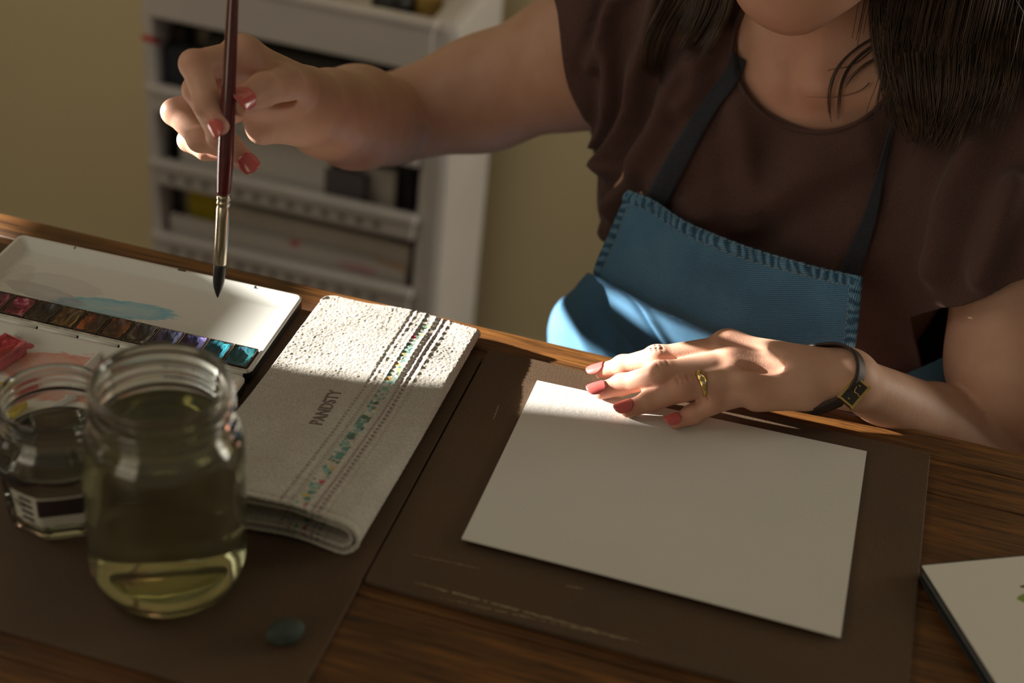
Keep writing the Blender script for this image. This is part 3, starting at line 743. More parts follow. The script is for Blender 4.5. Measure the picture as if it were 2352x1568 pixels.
def towel_sheet(name, inset, left_ext, ns, ny, yf, yb, seed, wave):
    s = np.linspace(0, 1, ns); y = np.linspace(yf, yb, ny)
    S, Y = np.meshgrid(s, y)
    X = np.zeros_like(S); Z = np.zeros_like(S); TP = np.zeros_like(S)
    for i in range(ny): X[i], Z[i], TP[i] = sheet_path(S[i], y[i], inset, 0, left_ext)
    tf = (Y-TWF)/(TWB-TWF)
    Z += wave*TP*np.sin(X*75+2)*np.clip(1-tf*1.6, 0, 1)*0.004                  # wavy mouth at the front
    isTop = np.clip((Z-inset-0.6*(tower(Y)-2*inset))/(0.4*(tower(Y)-2*inset)+1e-6), 0, 1)
    low = vnoise(X, Y, 38, seed)*0.0004+vnoise(X, Y, 90, seed+1)*0.0001
    Z += isTop*low; Z -= isTop*0.0035*np.exp(-((X+0.035)/0.03)**2)*np.clip(1-np.abs(tf-0.35)/0.5, 0, 1)
    Z = np.maximum(Z, inset+0.0)
    Yw = Y+0.0022*np.sin(X*60+1.0)*(tf > 0.5)*tf**4+0.0016*np.sin(X*95)*(1-tf)**6
    # rounded back corners on the top layer
    cx = np.clip((TWL+0.010-X)/0.010, 0, 1); Yw -= 0.008*(1-np.sqrt(np.clip(1-cx**2, 0, 1)))*np.clip((tf-0.90)/0.10, 0, 1)**2
    U = TWR-X; 
    P = np.stack([X, Yw, Z], -1)
    du = np.gradient(P, axis=1); dv = np.gradient(P, axis=0); nr = np.cross(du, dv); nr /= np.linalg.norm(nr, axis=-1)[..., None]+1e-9
    r = np.random.default_rng(seed+7)
    fz = r.normal(0, 1, S.shape); fz = 0.6*fz+0.4*(np.roll(fz, 1, 0)+np.roll(fz, 1, 1))*0.7
    amp = 0.00013
    disp = fz*amp
    top = isTop > 0.5
    for cu, h_, wd, per in ((0.0357, 0.0008, 0.0009, 420), (0.0434, 0.0008, 0.0009, 420), (0.0462, 0.0003, 0.0010, 300), (0.0505, 0.0006, 0.0012, 260), (0.0255, 0.0006, 0.0012, 260), (0.0302, 0.0006, 0.0012, 260)):
        disp += top*h_*np.exp(-((U-cu)/wd)**2)*(0.65+0.35*np.sin(Y*2*math.pi*per/2))
    for cu in (0.0285, 0.0320, 0.0520): disp -= top*0.0006*np.exp(-((U-cu)/0.0012)**2)
    e = np.minimum(Y-yf, yb-Y); disp += 0.0005*np.exp(-((e-0.002)/0.0016)**2)-0.0005*np.exp(-((e-0.0055)/0.001)**2)      # hem roll
    P = P+nr*disp[..., None]*-1.0
    P[..., 2] = np.maximum(P[..., 2], 0.0002+inset*0.5)
    uv = np.stack([U, Y-TWF], -1).reshape(-1, 2)
    q = np.array(grid_faces(ny, ns, True)); o = fast_mesh(name, P.reshape(-1, 3)+tw_o, q, M_TERRY, towel); add_uv(o, uv)
    mod_solid(o, 0.0019, 1.0 if True else -1); return o, P
o, TP_ = towel_sheet('outer_fold', 0.0022, 0.0, 380, 330, TWF, TWB, 3, 1.0); o.modifiers[-1].offset = -1
o2, _ = towel_sheet('inner_fold', 0.0062, 0.004, 150, 120, TWF+0.0015, TWB-0.012, 11, 0.5); o2.modifiers[-1].offset = -1
# embroidered lettering, read along the length
bpy.context.view_layer.update()
bv = BVHTree.FromPolygons([tuple(p) for p in TP_.reshape(-1, 3)], grid_faces(TP_.shape[0], TP_.shape[1]))
fc = bpy.data.curves.new('lettering', 'FONT'); fc.body = "PANDSTY"; fc.size = 0.0175; fc.space_character = 1.04; fc.resolution_u = 3
ft = bpy.data.objects.new('lettering_tmp', fc); COL.objects.link(ft); bpy.context.view_layer.update()
tm = ft.to_mesh(); lv = np.array([tuple(v.co) for v in tm.vertices]); lf = [tuple(p.vertices) for p in tm.polygons]; ft.to_mesh_clear()
bpy.data.objects.remove(ft)
lv[:, 0] *= 1.0; a = PZ(724, 980, BT+0.012)-tw_o; b_ = PZ(772, 893, BT+0.012)-tw_o
dd = unit((b_-a)*[1, 1, 0]); nn_ = np.array([-dd[1], dd[0], 0]); L_ = np.linalg.norm((b_-a)[:2]); lv[:, 0] *= L_/lv[:, 0].max(); lv[:, 1] *= 0.0085/max(lv[:, 1].max(), 1e-6)
out = []
for p in lv:
    q = a+dd*p[0]+nn_*(p[1]-0.0042); h_ = bv.ray_cast(Vector((q[0], q[1], 0.2)), Vector((0, 0, -1)))[0]; out.append((q[0], q[1], (h_.z if h_ else 0.012)+0.0003))
M_THREAD = simple('brown_thread', (0.20, 0.15, 0.13), 0.8, 0.3, 800, 0.3)
o = mesh('stitched_lettering', np.array(out)+tw_o, lf, M_THREAD, towel, False); mod_solid(o, 0.0005, 0)

# ================================================================== brush
def brush_y(py): return 0.7680+(683-py)*0.0000500
BR_AX = [(500, 683), (501.5, 655), (505, 605), (509.5, 530), (514, 447), (522.5, 260), (535, 0), (545, -170), (556, -420)]
def baxis(py):
    xs = np.interp(py, [q[1] for q in BR_AX][::-1], [q[0] for q in BR_AX][::-1]); return PY(xs, py, brush_y(py))
def pxr(wpx, py):
    p = baxis(py); return 0.5*wpx*float(RC[2]@(p-CAM))/F_PX
bpos = baxis(683)
brush = empty('paint_brush', bpos, 'round paint brush with dark red handle held upright over the paint box', 'brush')
def bpart(name, sections, mat, n=20):
    path = [baxis(py) for py, _ in sections]; rad = [pxr(w_, py) for py, w_ in sections]
    v, f = tube_data(path, rad, n); return mesh(name, v, f, mat, brush)
M_BRISTLE = simple('black_bristle', (0.012, 0.012, 0.014), 0.45, 0.4, 400, 0.3)
M_FERR = simple('nickel_ferrule', (0.62, 0.56, 0.44), 0.22, 0.04, 20, 0.0, metallic=1.0)
M_HANDLE = simple('dark_red_lacquer', (0.085, 0.008, 0.012), 0.18, 0.25, 300, 0.05, coat=0.8)
bpart('bristles', [(684, 1.5), (680, 6), (672, 13), (660, 21), (645, 26.5), (628, 28.5), (612, 29), (600, 29)], M_BRISTLE)
bpart('ferrule', [(606, 29), (604, 30.5), (560, 31), (500, 31.5), (478, 31.8), (474, 30), (470, 29.5), (467, 32.5), (463, 33), (460, 30.5), (456, 33), (450, 33.5), (447, 32.5)], M_FERR)
bpart('handle', [(449, 31), (440, 33), (400, 36), (340, 38), (280, 37), (200, 34), (100, 30), (0, 26.5), (-150, 23), (-300, 20), (-400, 17), (-415, 12), (-420, 4)], M_HANDLE)

# ================================================================== white cart with art papers
YF = 1.60; KC = YF/1.75
def cz(z_): return T+0.61-(T+0.61-z_)*KC
cart = empty('storage_cart', (-0.72*KC, YF+0.06, 0), 'white plastic magazine cart full of papers against the far wall', 'cart')
def P0(px, py, y=YF): return PY(px, py, y)
XL, XR = -0.925*KC, -0.490*KC; zr = cz(0.74-0.160)
def cbox(name, lo, hi, mat, bev=0.003):
    c = np.array([-0.72*KC, YF+0.06, 0]); return box(name, tuple(np.array(lo)-c), tuple(np.array(hi)-c), mat, cart, bev)
DPT = 0.20
cbox('side_panel', (XL, YF, 0.06), (XL+0.014, YF+DPT, zr+0.004), M_PLASTIC); cbox('side_panel', (XR-0.040, YF, 0.06), (XR, YF+DPT, zr+0.004), M_PLASTIC, 0.012)
cbox('back_panel', (XL+0.01, YF+DPT-0.012, 0.06), (XR-0.02, YF+DPT, zr-0.01), M_PLASTIC)
cbox('tray_front', (XL+0.005, YF-0.004, cz(T-0.228)), (XR-0.03, YF+0.006, zr), M_PLASTIC, 0.003)
cbox('tray_back', (XL+0.005, YF+DPT-0.008, cz(T-0.228)), (XR-0.03, YF+DPT+0.002, zr), M_PLASTIC); cbox('tray_floor', (XL+0.01, YF, cz(T-0.2055)), (XR-0.035, YF+DPT-0.01, cz(T-0.200)), M_PLASTIC, 0.001)
cbox('tray_rim', (XL-0.004, YF-0.010, zr-0.006), (XR-0.026, YF+0.008, zr+0.004), M_PLASTIC, 0.003)
M_HOLE = simple('dark_hole', (0.10, 0.09, 0.08), 0.9, 0.1, 10, 0)
for k_, zt in enumerate((cz(T-0.326), cz(T-0.438), cz(T-0.556), cz(T-0.665))):
    cbox('shelf', (XL+0.012, YF+0.004, zt-0.034), (XR-0.038, YF+DPT-0.012, zt-0.030), M_PLASTIC, 0.001)
    lip = cbox('shelf_lip', (XL+0.012, YF-0.006, zt-0.034), (XR-0.038, YF+0.002, zt), M_PLASTIC, 0.003)
    cbox('lip_rail', (XL+0.004, YF-0.012, zt-0.010), (XR-0.034, YF+0.004, zt+0.003), M_PLASTIC, 0.004)
    for h_ in range(13):
        x = XL+0.036+h_*0.023; v, f = lathe_data([(0, 0.0004), (0.0045, 0.0004), (0.0045, 0), (0, 0)], 12)
        v = np.stack([v[:, 0], -v[:, 2], v[:, 1]], 1); o = mesh('perforation', v, f, M_HOLE, lip, False, False); o.location = (x+0.72*KC, -0.0662, zt-0.021)
for x in (XL+0.03, XR-0.04):
    for y in (YF+0.03, YF+DPT-0.03):
        v, f = tube_data([(x+0.72*KC-0.008, y-YF-0.06, 0.028), (x+0.72*KC+0.008, y-YF-0.06, 0.028)], 0.028, 16); mesh('caster', v, f, M_HOLE, cart, True, False)
for x in (XL+0.03, XR-0.04):
    for y in (YF+0.03, YF+DPT-0.03): cbox('caster_stem', (x-0.006, y-0.006, 0.03), (x+0.006, y+0.006, 0.065), M_PLASTIC, 0.001)
def item(name, px0, py0, px1, py1, y, th, mat, label, cat, lean=0.0, yaw=0.0, zbot=None, group=None, zmax=None):
    """thin upright object whose front face spans two opposite image corners at depth y"""
    a = PY(px0, py0, y); b_ = PY(px1, py1, y); zt, zb = max(a[2], b_[2]), min(a[2], b_[2])
    if zbot is not None: zb = zbot; zt = min(zt, {s1: cz(T-0.2055)-0.004, s2: s1-0.009, s3: s2-0.009}[zbot])
    x0, x1 = min(a[0], b_[0]), max(a[0], b_[0])
    bm = bmesh.new(); box_bm(bm, (-(x1-x0)/2, 0, 0), ((x1-x0)/2, th, zt-zb)); o = from_bm(name, bm, mat); mod_bevel(o, min(0.002, th*0.3), 2)
    o.location = ((x0+x1)/2, y, zb); o.rotation_euler = (lean, yaw, 0); return tag(o, label, cat, group)
def flatmat(n, c, r=0.8): return simple(n, c, r, 0.08, 30, 0.03)
s1, s2, s3 = cz(T-0.326)-0.0295, cz(T-0.438)-0.0295, cz(T-0.556)-0.0295
item('folder', 372, 105, 505, 205, YF+0.020, 0.020, flatmat('navy_board', (0.030, 0.034, 0.045)), 'dark navy folder standing at the left of the upper cart shelf', 'folder', zbot=s1)
item('box', 374, 60, 424, 110, YF+0.045, 0.030, flatmat('brown_card', (0.055, 0.045, 0.035)), 'small brown box behind the navy folder', 'box', zbot=s1)
item('envelope', 425, 62, 545, 160, YF+0.080, 0.006, flatmat('cream_paper', (0.52, 0.45, 0.33)), 'cream envelope behind the dark portfolio on the cart', 'envelope', zbot=s1)
item('portfolio', 470, 82, 905, 240, YF+0.030, 0.026, flatmat('dark_brown_board', (0.045, 0.036, 0.03)), 'long dark brown portfolio on the upper cart shelf behind the hand', 'portfolio', 0, 0.0, zbot=s1)
v, f = tube_data([PY(330, 86, YF-0.022), PY(366, 96, YF+0.012)], 0.0035, 8); cc = v.mean(0)
o = mesh('red_marker', v-cc, f, flatmat('red_plastic', (0.55, 0.03, 0.02), 0.4)); o.location = V(cc); tag(o, 'red marker end sticking out at the left side of the cart', 'marker')
# middle shelf
item('paper_pad', 410, 215, 760, 400, YF+0.016, 0.012, M_PAPER, 'white paper pad filling the middle cart shelf below the forearm', 'pad', zbot=s2)
item('notebook', 745, 385, 835, 470, YF+0.013, 0.012, flatmat('grey_violet_cover', (0.12, 0.105, 0.115)), 'grey notebook standing on the middle cart shelf', 'notebook', 0.0, 0.0, zbot=s2)
item('paper_pad', 830, 380, 905, 470, YF+0.030, 0.010, flatmat('cream_pad', (0.55, 0.51, 0.44)), 'cream pad between the grey notebook and the black folder', 'pad', zbot=s2)
item('folder', 900, 375, 944, 480, YF+0.045, 0.025, flatmat('black_board', (0.03, 0.028, 0.03)), 'black folder at the right end of the middle cart shelf', 'folder', zbot=s2)
item('folder', 376, 300, 395, 372, YF+0.030, 0.020, flatmat('black_board_b', (0.035, 0.03, 0.03)), 'narrow black folder at the left end of the middle cart shelf', 'folder', 0, 0.12, zbot=s2)
# lower shelf
item('art_print', 414, 405, 900, 590, YF+0.050, 0.010, flatmat('cream_stack', (0.55, 0.50, 0.42)), 'cream paper stack at the back of the lower cart shelf', 'paper', 0.0, 0.0, zbot=s3)
item('yellow_card', 432, 433, 500, 466, YF+0.036, 0.004, flatmat('yellow_card', (0.52, 0.40, 0.02)), 'yellow card sticking up from the lower cart shelf', 'card', 0, 0.0, zbot=s3)
item('box', 390, 408, 408, 490, YF+0.034, 0.012, flatmat('black_label_box', (0.06, 0.05, 0.05)), 'narrow dark box at the left end of the lower cart shelf', 'box', zbot=s3)
sw = smear_mat('colour_swatches', (0.58, 0.54, 0.50), [
    (-0.120, 0.080, 0.040, 0.014, -0.3, (0.30, 0.13, 0.19), 0.8, 0.2), (0.0, 0.095, 0.10, 0.012, -0.1, (0.30, 0.22, 0.2), 0.6, 0.1), (0.050, 0.080, 0.024, 0.008, 0.0, (0.12, 0.28, 0.24), 0.8, 0.1),
    (0.100, 0.074, 0.030, 0.008, 0, (0.40, 0.10, 0.10), 0.7, 0.1), (0.012, 0.052, 0.007, 0.006, 0, (0.55, 0.02, 0.05), 1.0, 0), (0.140, 0.060, 0.040, 0.012, -0.2, (0.50, 0.26, 0.08), 0.7, 0.1), (0.10, 0.036, 0.03, 0.006, 0, (0.55, 0.15, 0.25), 0.6, 0.1)], (1, 1, 1), 0.8, True)
item('swatch_sheet', 388, 490, 930, 640, YF+0.010, 0.003, sw, 'sheet of watercolour swatches along the front of the lower cart shelf', 'paper', -0.03, 0.0, zbot=s3)
item('swatch_sheet', 520, 470, 940, 600, YF+0.024, 0.003, flatmat('off_white_sheet', (0.60, 0.55, 0.47)), 'off-white sheet standing behind the swatch sheet', 'paper', 0.0, 0.0, zbot=s3)
item('folder', 925, 500, 950, 630, YF+0.030, 0.02, flatmat('dark_gap_board', (0.03, 0.026, 0.024)), 'slim black upright filling the right end of the lower cart shelf', 'folder', zbot=s3)  # dark slab filling the gap at the shelf end
# things in the top tray
def cap(px, py, y, r, h_, mat, name, label, cat):
    p = PY(px, py, y); v, f = lathe_data([(0, 0), (r, 0), (r*1.02, h_*0.5), (r, h_*0.92), (r*0.9, h_), (r*0.55, h_), (r*0.5, h_*0.8), (0, h_*0.8)], 24)
    o = mesh(name, v, f, mat); o.location = (p[0], p[1], cz(T-0.2000)); return tag(o, label, cat)
cap(905, -20, YF+0.075, 0.026, 0.034, flatmat('black_lid', (0.02, 0.02, 0.02), 0.4), 'tin', 'round black tin in the top tray of the cart', 'tin')
cap(735, -35, YF+0.075, 0.020, 0.030, flatmat('dark_brown_tin', (0.06, 0.04, 0.03), 0.4), 'tin', 'small dark brown tin in the top tray of the cart', 'tin')
cap(985, -25, YF+0.09, 0.018, 0.036, flatmat('ochre_jar', (0.35, 0.22, 0.05), 0.4), 'paint_pot', 'ochre paint pot beside the round black tin', 'pot')
# ================================================================== person
def A(v): return np.asarray(v, float)
person = empty('person', (-0.03, 1.14, T-0.28), 'person in brown t-shirt and denim apron holding up a brush over the paint box', 'person')
fld = Field()
# torso
Rsh, Lsh = A((-0.178, 1.155, T+0.140)), A((0.135, 1.095, T+0.165))
nb, ntp = A((-0.030, 1.130, T+0.165)), A((-0.042, 1.075, T+0.245))
tx = unit(Lsh-Rsh)
torso = [ell((-0.03, 1.15, T-0.27), (0.175, 0.125, 0.13)), cone((-0.03, 1.14, T-0.22), (-0.032, 1.150, T-0.04), 0.122, 0.118, (A((0, 1, 0)), 1.15)),
         ell((-0.032, 1.150, T+0.03), (0.146, 0.108, 0.160)), cone(Rsh*0.75+Lsh*0.25, Lsh*0.75+Rsh*0.25, 0.062, 0.062), cone(Rsh, Lsh, 0.048, 0.048)]
bust = [ell((-0.105, 1.085, T+0.035), (0.060, 0.052, 0.058)), ell((0.028, 1.065, T+0.040), (0.060, 0.052, 0.058))]
fld.add(torso, 0.05, 0.02); fld.add(bust, 0.01, 0.04)
thigh_r = cone((-0.12, 1.10, T-0.27), (-0.17, 0.72, T-0.235), 0.078, 0.058); thigh_l = cone((0.06, 1.08, T-0.27), (0.08, 0.70, T-0.235), 0.078, 0.058)
shank_r = cone((-0.17, 0.72, T-0.235), (-0.16, 0.76, 0.09), 0.055, 0.036); shank_l = cone((0.08, 0.70, T-0.235), (0.07, 0.76, 0.09), 0.055, 0.036)
foot_r = cone((-0.16, 0.78, 0.045), (-0.18, 0.60, 0.03), 0.040, 0.028); foot_l = cone((0.07, 0.78, 0.045), (0.08, 0.60, 0.03), 0.040, 0.028)
fld.add([thigh_r, shank_r, foot_r], 0.01, 0.03); fld.add([thigh_l, shank_l, foot_l], 0.01, 0.03)
# neck and the hollow of the throat
fld.add([cone(nb+A((0, 0.012, -0.01)), ntp+A((0, 0.012, 0)), 0.050, 0.048)], 0.01, 0.035)
# head: leaning over the work, turned to the paints
hf = unit((-0.50, -0.74, -0.40)); hu = unit(A((-0.10, -0.35, 0.93))-hf*(A((-0.10, -0.35, 0.93))@hf)); hs = np.cross(hu, hf)
CH = PY(1800, -22, 1.000)
HC = CH-hf*0.070+hu*0.108
def hd(f, u, s): return HC+hf*f+hu*u+hs*s
jawc = [cone(CH, CH+hs*0.010, 0.0195, 0.0195), cone(CH-hs*0.012, CH+hs*0.012, 0.0185, 0.0185)]
jR, jL = hd(0.012, -0.062, 0.052), hd(0.012, -0.062, -0.052)
head = [ell(HC, (0.092, 0.074, 0.098), axes_from(hf, hu)), ell(hd(0.040, -0.040, 0), (0.055, 0.056, 0.070), axes_from(hf, hu)),
        cone(jR, CH+hs*0.008, 0.020, 0.017), cone(jL, CH-hs*0.008, 0.020, 0.017), ell(CH*0.55+hd(0.05, -0.07, 0)*0.45, (0.030, 0.042, 0.030), axes_from(hf, hu))]
fld.add(head, 0.028, 0.014); fld.add(jawc, 0.006, 0.014)
fld.add([cone(hd(0.092, 0.012, 0), hd(0.112, -0.026, 0), 0.007, 0.011), ell(hd(0.096, -0.029, 0.011), (0.009, 0.008, 0.007)), ell(hd(0.096, -0.029, -0.011), (0.009, 0.008, 0.007))], 0.005, 0.008)
fld.add([ell(hd(0.078, 0.008, 0.031), (0.016, 0.018, 0.012), axes_from(hf, hu)), ell(hd(0.078, 0.008, -0.031), (0.016, 0.018, 0.012), axes_from(hf, hu))], 0.003, 0.010, True)
fld.add([ell(hd(0.074, 0.006, 0.031), (0.012,)*3), ell(hd(0.074, 0.006, -0.031), (0.012,)*3)], 0.002, 0.003)
fld.add([cone(hd(0.088, -0.052, 0.018), hd(0.096, -0.049, 0), 0.0045, 0.006), cone(hd(0.088, -0.052, -0.018), hd(0.096, -0.049, 0), 0.0045, 0.006),
         cone(hd(0.085, -0.062, 0.014), hd(0.093, -0.062, 0), 0.005, 0.0075), cone(hd(0.085, -0.062, -0.014), hd(0.093, -0.062, 0), 0.005, 0.0075)], 0.002, 0.004)
for sg in (1, -1): fld.add([ell(hd(-0.012, -0.010, 0.074*sg), (0.018, 0.008, 0.030), axes_from(hf, hu))], 0.003, 0.004)
# clavicles, throat tendons, notch
NT = PY(1838, 178, 1.062)
fld.add([cone(PY(1790, 178, 1.068), PY(1640, 120, 1.115), 0.010, 0.011), cone(PY(1890, 200, 1.052), PY(2080, 190, 1.065), 0.010, 0.011)], 0.006, 0.018)
fld.add([cone(PY(1752, 50, 1.085), PY(1802, 172, 1.066), 0.011, 0.007), cone(PY(1905, 55, 1.075), PY(1872, 185, 1.056), 0.011, 0.007)], 0.004, 0.012)

# ---------- raised arm and hand (left in the picture)
RW = PY(700, 244, 0.908); RE = PY(905, 272, 1.115)
def J(px, py, y, r): return (PY(px, py, y), r)
fld.add([cone(Rsh+A((0.0, 0, -0.005)), PY(1330, 135, 1.155), 0.058, 0.053), cone(PY(1330, 135, 1.155), PY(1110, 215, 1.150), 0.053, 0.0445), cone(PY(1110, 215, 1.150), RE, 0.0445, 0.037)], 0.02, 0.03)
fld.add([cone(RE+A((-.004, -.006, 0)), PY(820, 270, 1.035), 0.0375, 0.0385), cone(PY(820, 270, 1.035), PY(755, 262, 0.962), 0.0385, 0.031), cone(PY(755, 262, 0.962), RW, 0.030, 0.0225)], 0.012, 0.006)
rI = [J(556, 133, 0.8410, 0.01139), J(449, 150, 0.8080, 0.00926), J(478, 237, 0.7910, 0.00811), J(505, 288, 0.7835, 0.00618)]
rM = [J(560, 158, 0.8570, 0.01139), J(456, 208, 0.8230, 0.00926), J(508, 312, 0.8060, 0.00791), J(567, 374, 0.8010, 0.00637)]
rR = [J(562, 190, 0.8670, 0.01081), J(405, 258, 0.8370, 0.00868), J(462, 318, 0.8250, 0.00772), J(525, 345, 0.8230, 0.00637)]
rP = [J(572, 225, 0.8730, 0.00965), J(434, 322, 0.8480, 0.00753), J(472, 345, 0.8410, 0.00656), J(512, 352, 0.8390, 0.00540)]
rT = [J(680, 208, 0.8800, 0.01447), J(652, 190, 0.8510, 0.01177), J(604, 207, 0.8190, 0.01004), J(554, 236, 0.7985, 0.00820)]
def chain(js): return [cone(a[0], b[0], a[1], b[1]) for a, b in zip(js[:-1], js[1:])]
palm = [cone(RW+A((0, 0, .004)), rI[0][0], 0.0205, 0.0125), cone(RW, rM[0][0], 0.0205, 0.0125), cone(RW, rR[0][0], 0.020, 0.012), cone(RW, rP[0][0], 0.020, 0.011), cone(RW+A((0, 0, -.004)), PY(604, 292, .878), 0.0182, 0.0120),
        cone(rI[0][0], rM[0][0], 0.0122, 0.0122), cone(rR[0][0], rP[0][0], 0.0112, 0.0105)]
fld.add(palm, 0.012, 0.010)
for fg in (rI, rM, rR, rP): fld.add(chain(fg), 0.0025, 0.0030)
fld.add(chain(rT), 0.004, 0.006)

# ---------- resting arm and hand (right in the picture)
hb = BT+0.0014
LW = PZ(1945, 869, 0.0400)
fore = PY(2150, 975, 0.938); LE = PY(2420, 1150, 0.985)
fld.add([cone(LW, fore, 0.0158, 0.027), cone(fore, LE, 0.0275, 0.040)], 0.012, 0.012)
fld.add([cone(Lsh, PY(2335, 560, 1.030), 0.058, 0.047), cone(PY(2335, 560, 1.030), PY(2330, 830, 0.985), 0.047, 0.044), cone(PY(2330, 830, 0.985), LE, 0.044, 0.042)], 0.02, 0.004)
def K(px, py, h, r): return (PZ(px, py, h), r)
lI = [K(1672, 801, .0410, .0094), K(1508, 822, .0325, .0078), K(1430, 840, .0185, .0066), K(1384, 852, .0105, .0054)]
lM = [K(1696, 831, .0400, .0097), K(1522, 859, .0320, .0081), K(1428, 884, .0150, .0070), K(1382, 897, .0114, .0058)]
lR = [K(1712, 863, .0375, .0094), K(1570, 894, .0285, .0078), K(1490, 923, .0155, .0067), K(1444, 939, .0114, .0057)]
lP = [K(1742, 893, .0300, .0086), K(1636, 927, .0215, .0068), K(1590, 953, .0125, .0060), K(1553, 967, .0104, .0050)]
palmL = [cone(LW, lI[0][0], 0.0150, 0.0108), cone(LW, lM[0][0], 0.0150, 0.0110), cone(LW, lR[0][0], 0.0150, 0.0105), cone(LW, lP[0][0], 0.0145, 0.0098),
         cone(lI[0][0], lM[0][0], 0.0110, 0.0112), cone(lM[0][0], lR[0][0], 0.0112, 0.0106), cone(lR[0][0], lP[0][0], 0.0106, 0.0098), cone(PZ(1850, 896, .0330), lP[0][0]+A((0, 0, -.004)), 0.0125, 0.0095)]
fld.add(palmL, 0.010, 0.010)
for fg in (lI, lM, lR, lP): fld.add(chain(fg), 0.0025, 0.0030)
lT = [(PZ(1860, 848, .034), .0105), (PZ(1775, 835, .0270), .0092), (PZ(1700, 845, .0200), .0080), (PZ(1650, 858, .0140), .0066)]
fld.add(chain(lT), 0.004, 0.006)
# knuckle pads and tendons
for fg in (lI, lM, lR, lP):
    up = unit(RC[2]*-0.5+A((0, 0, 0.6)))
    d = unit(fg[1][0]-fg[0][0]); n_ = unit(A((0, 0, 1.0))-d*d[2])
    fld.add([ell(fg[1][0]+n_*fg[1][1]*0.40, (0.0078, 0.0064, 0.0056), axes_from(d, n_)), ell(fg[2][0]+n_*fg[2][1]*0.35, (0.0056, 0.0054, 0.0045), axes_from(d, n_))], 0.002, 0.004)
    for o_ in (-0.0032, 0.0, 0.0032):
        fld.add([ell(fg[1][0]+n_*fg[1][1]*1.05+d*o_, (0.0004, 0.0038, 0.0005), axes_from(d, n_))], 0.001, 0.0014, True)
    fld.add([ell(fg[0][0]+A((0, 0, 1))*fg[0][1]*0.30, (0.0085, 0.0070, 0.0056))], 0.002, 0.008)
    wt = LW*0.8+fg[0][0]*0.2+A((0, 0, 0.013)); fld.add([cone(fg[0][0]+A((0, 0, fg[0][1]*0.80)), wt, 0.0030, 0.0022)], 0.002, 0.006)
for a, b in ((lI, lM), (lM, lR), (lR, lP)):       # hollows between the knuckles
    m_ = (a[0][0]+b[0][0])/2; fld.add([ell(m_+A((0.004, 0, 0.0128)), (0.013, 0.0030, 0.0034), axes_from(unit(a[0][0]-LW), (0, 0, 1)))], 0.002, 0.010, True)
for fg in (rI, rM, rR):
    for q, s in ((1, 0.0), (2, 0.0)):
        d0 = unit(fg[q][0]-fg[q-1][0]); d1 = unit(fg[q+1][0]-fg[q][0]); n_ = unit(d0-d1)
        fld.add([ell(fg[q][0]+n_*fg[q][1]*0.30, (0.0070, 0.0070, 0.0070))], 0.002, 0.004)
fld.add([ell(PY(632, 250, .850), (0.0135, 0.0200, 0.0052), axes_from(unit(PY(655, 240, .852)-PY(605, 255, .852)), (0, 0, 1)))], 0.002, 0.005, True)
# palm creases of the raised hand
for px0, py0, px1, py1 in ((556, 268, 612, 305), (548, 278, 590, 318), (575, 262, 640, 290)):
    fld.add([cone(PY(px0, py0, 0.834), PY(px1, py1, 0.842), 0.0010, 0.0010)], 0.001, 0.002, True)

t_lo, t_hi = A((-0.50, 0.50, 0.0)), A((0.32, 1.32, T+0.55))
RB = (A((-0.52, 0.745, T+0.060)), A((-0.265, 1.010, T+0.265)))
LB = (A((-0.150, 0.775, T-0.035)), A((0.090, 0.975, T+0.075)))
hv1, hq1 = fld.mesh(RB[0], RB[1], 0.0012)
hv2, hq2 = fld.mesh(LB[0], LB[1], 0.0011)
bv0, bq0 = fld.mesh(t_lo, t_hi, 0.0030)
# join on two planes: across the raised wrist and across the resting wrist
pr_o = PY(745, 262, 0.948); pr_n = unit(PY(700, 244, .908)-PY(820, 270, 1.035))
pl_o = PZ(1985, 890, 0.0375); pl_n = unit(LW-fore)
def side(P, o, n): return (P-o)@n
hv1, ht1 = clip(hv1, tri(hq1), side(hv1, pr_o, pr_n)+0.0005); hv2, ht2 = clip(hv2, tri(hq2), side(hv2, pl_o, pl_n)+0.0005)
bt0 = tri(bq0)
near_r = np.linalg.norm(bv0-PY(560, 240, .835), axis=1) < 0.22; near_l = np.linalg.norm(bv0-PZ(1700, 870, .03), axis=1) < 0.16
fR = np.where(near_r & (bv0[:, 1] < 0.99) & (bv0[:, 0] < -0.25), -side(bv0, pr_o, pr_n), 1.0); bv0, bt0 = clip(bv0, bt0, fR)
near_l = np.linalg.norm(bv0-PZ(1700, 870, .03), axis=1) < 0.17
fL = np.where(near_l & (bv0[:, 1] < 0.98) & (bv0[:, 2] > T-0.06), -side(bv0, pl_o, pl_n), 1.0); bv0, bt0 = clip(bv0, bt0, fL)
sv = np.vstack([bv0, hv1, hv2]); st = np.vstack([bt0, ht1+len(bv0), ht2+len(bv0)+len(hv1)])
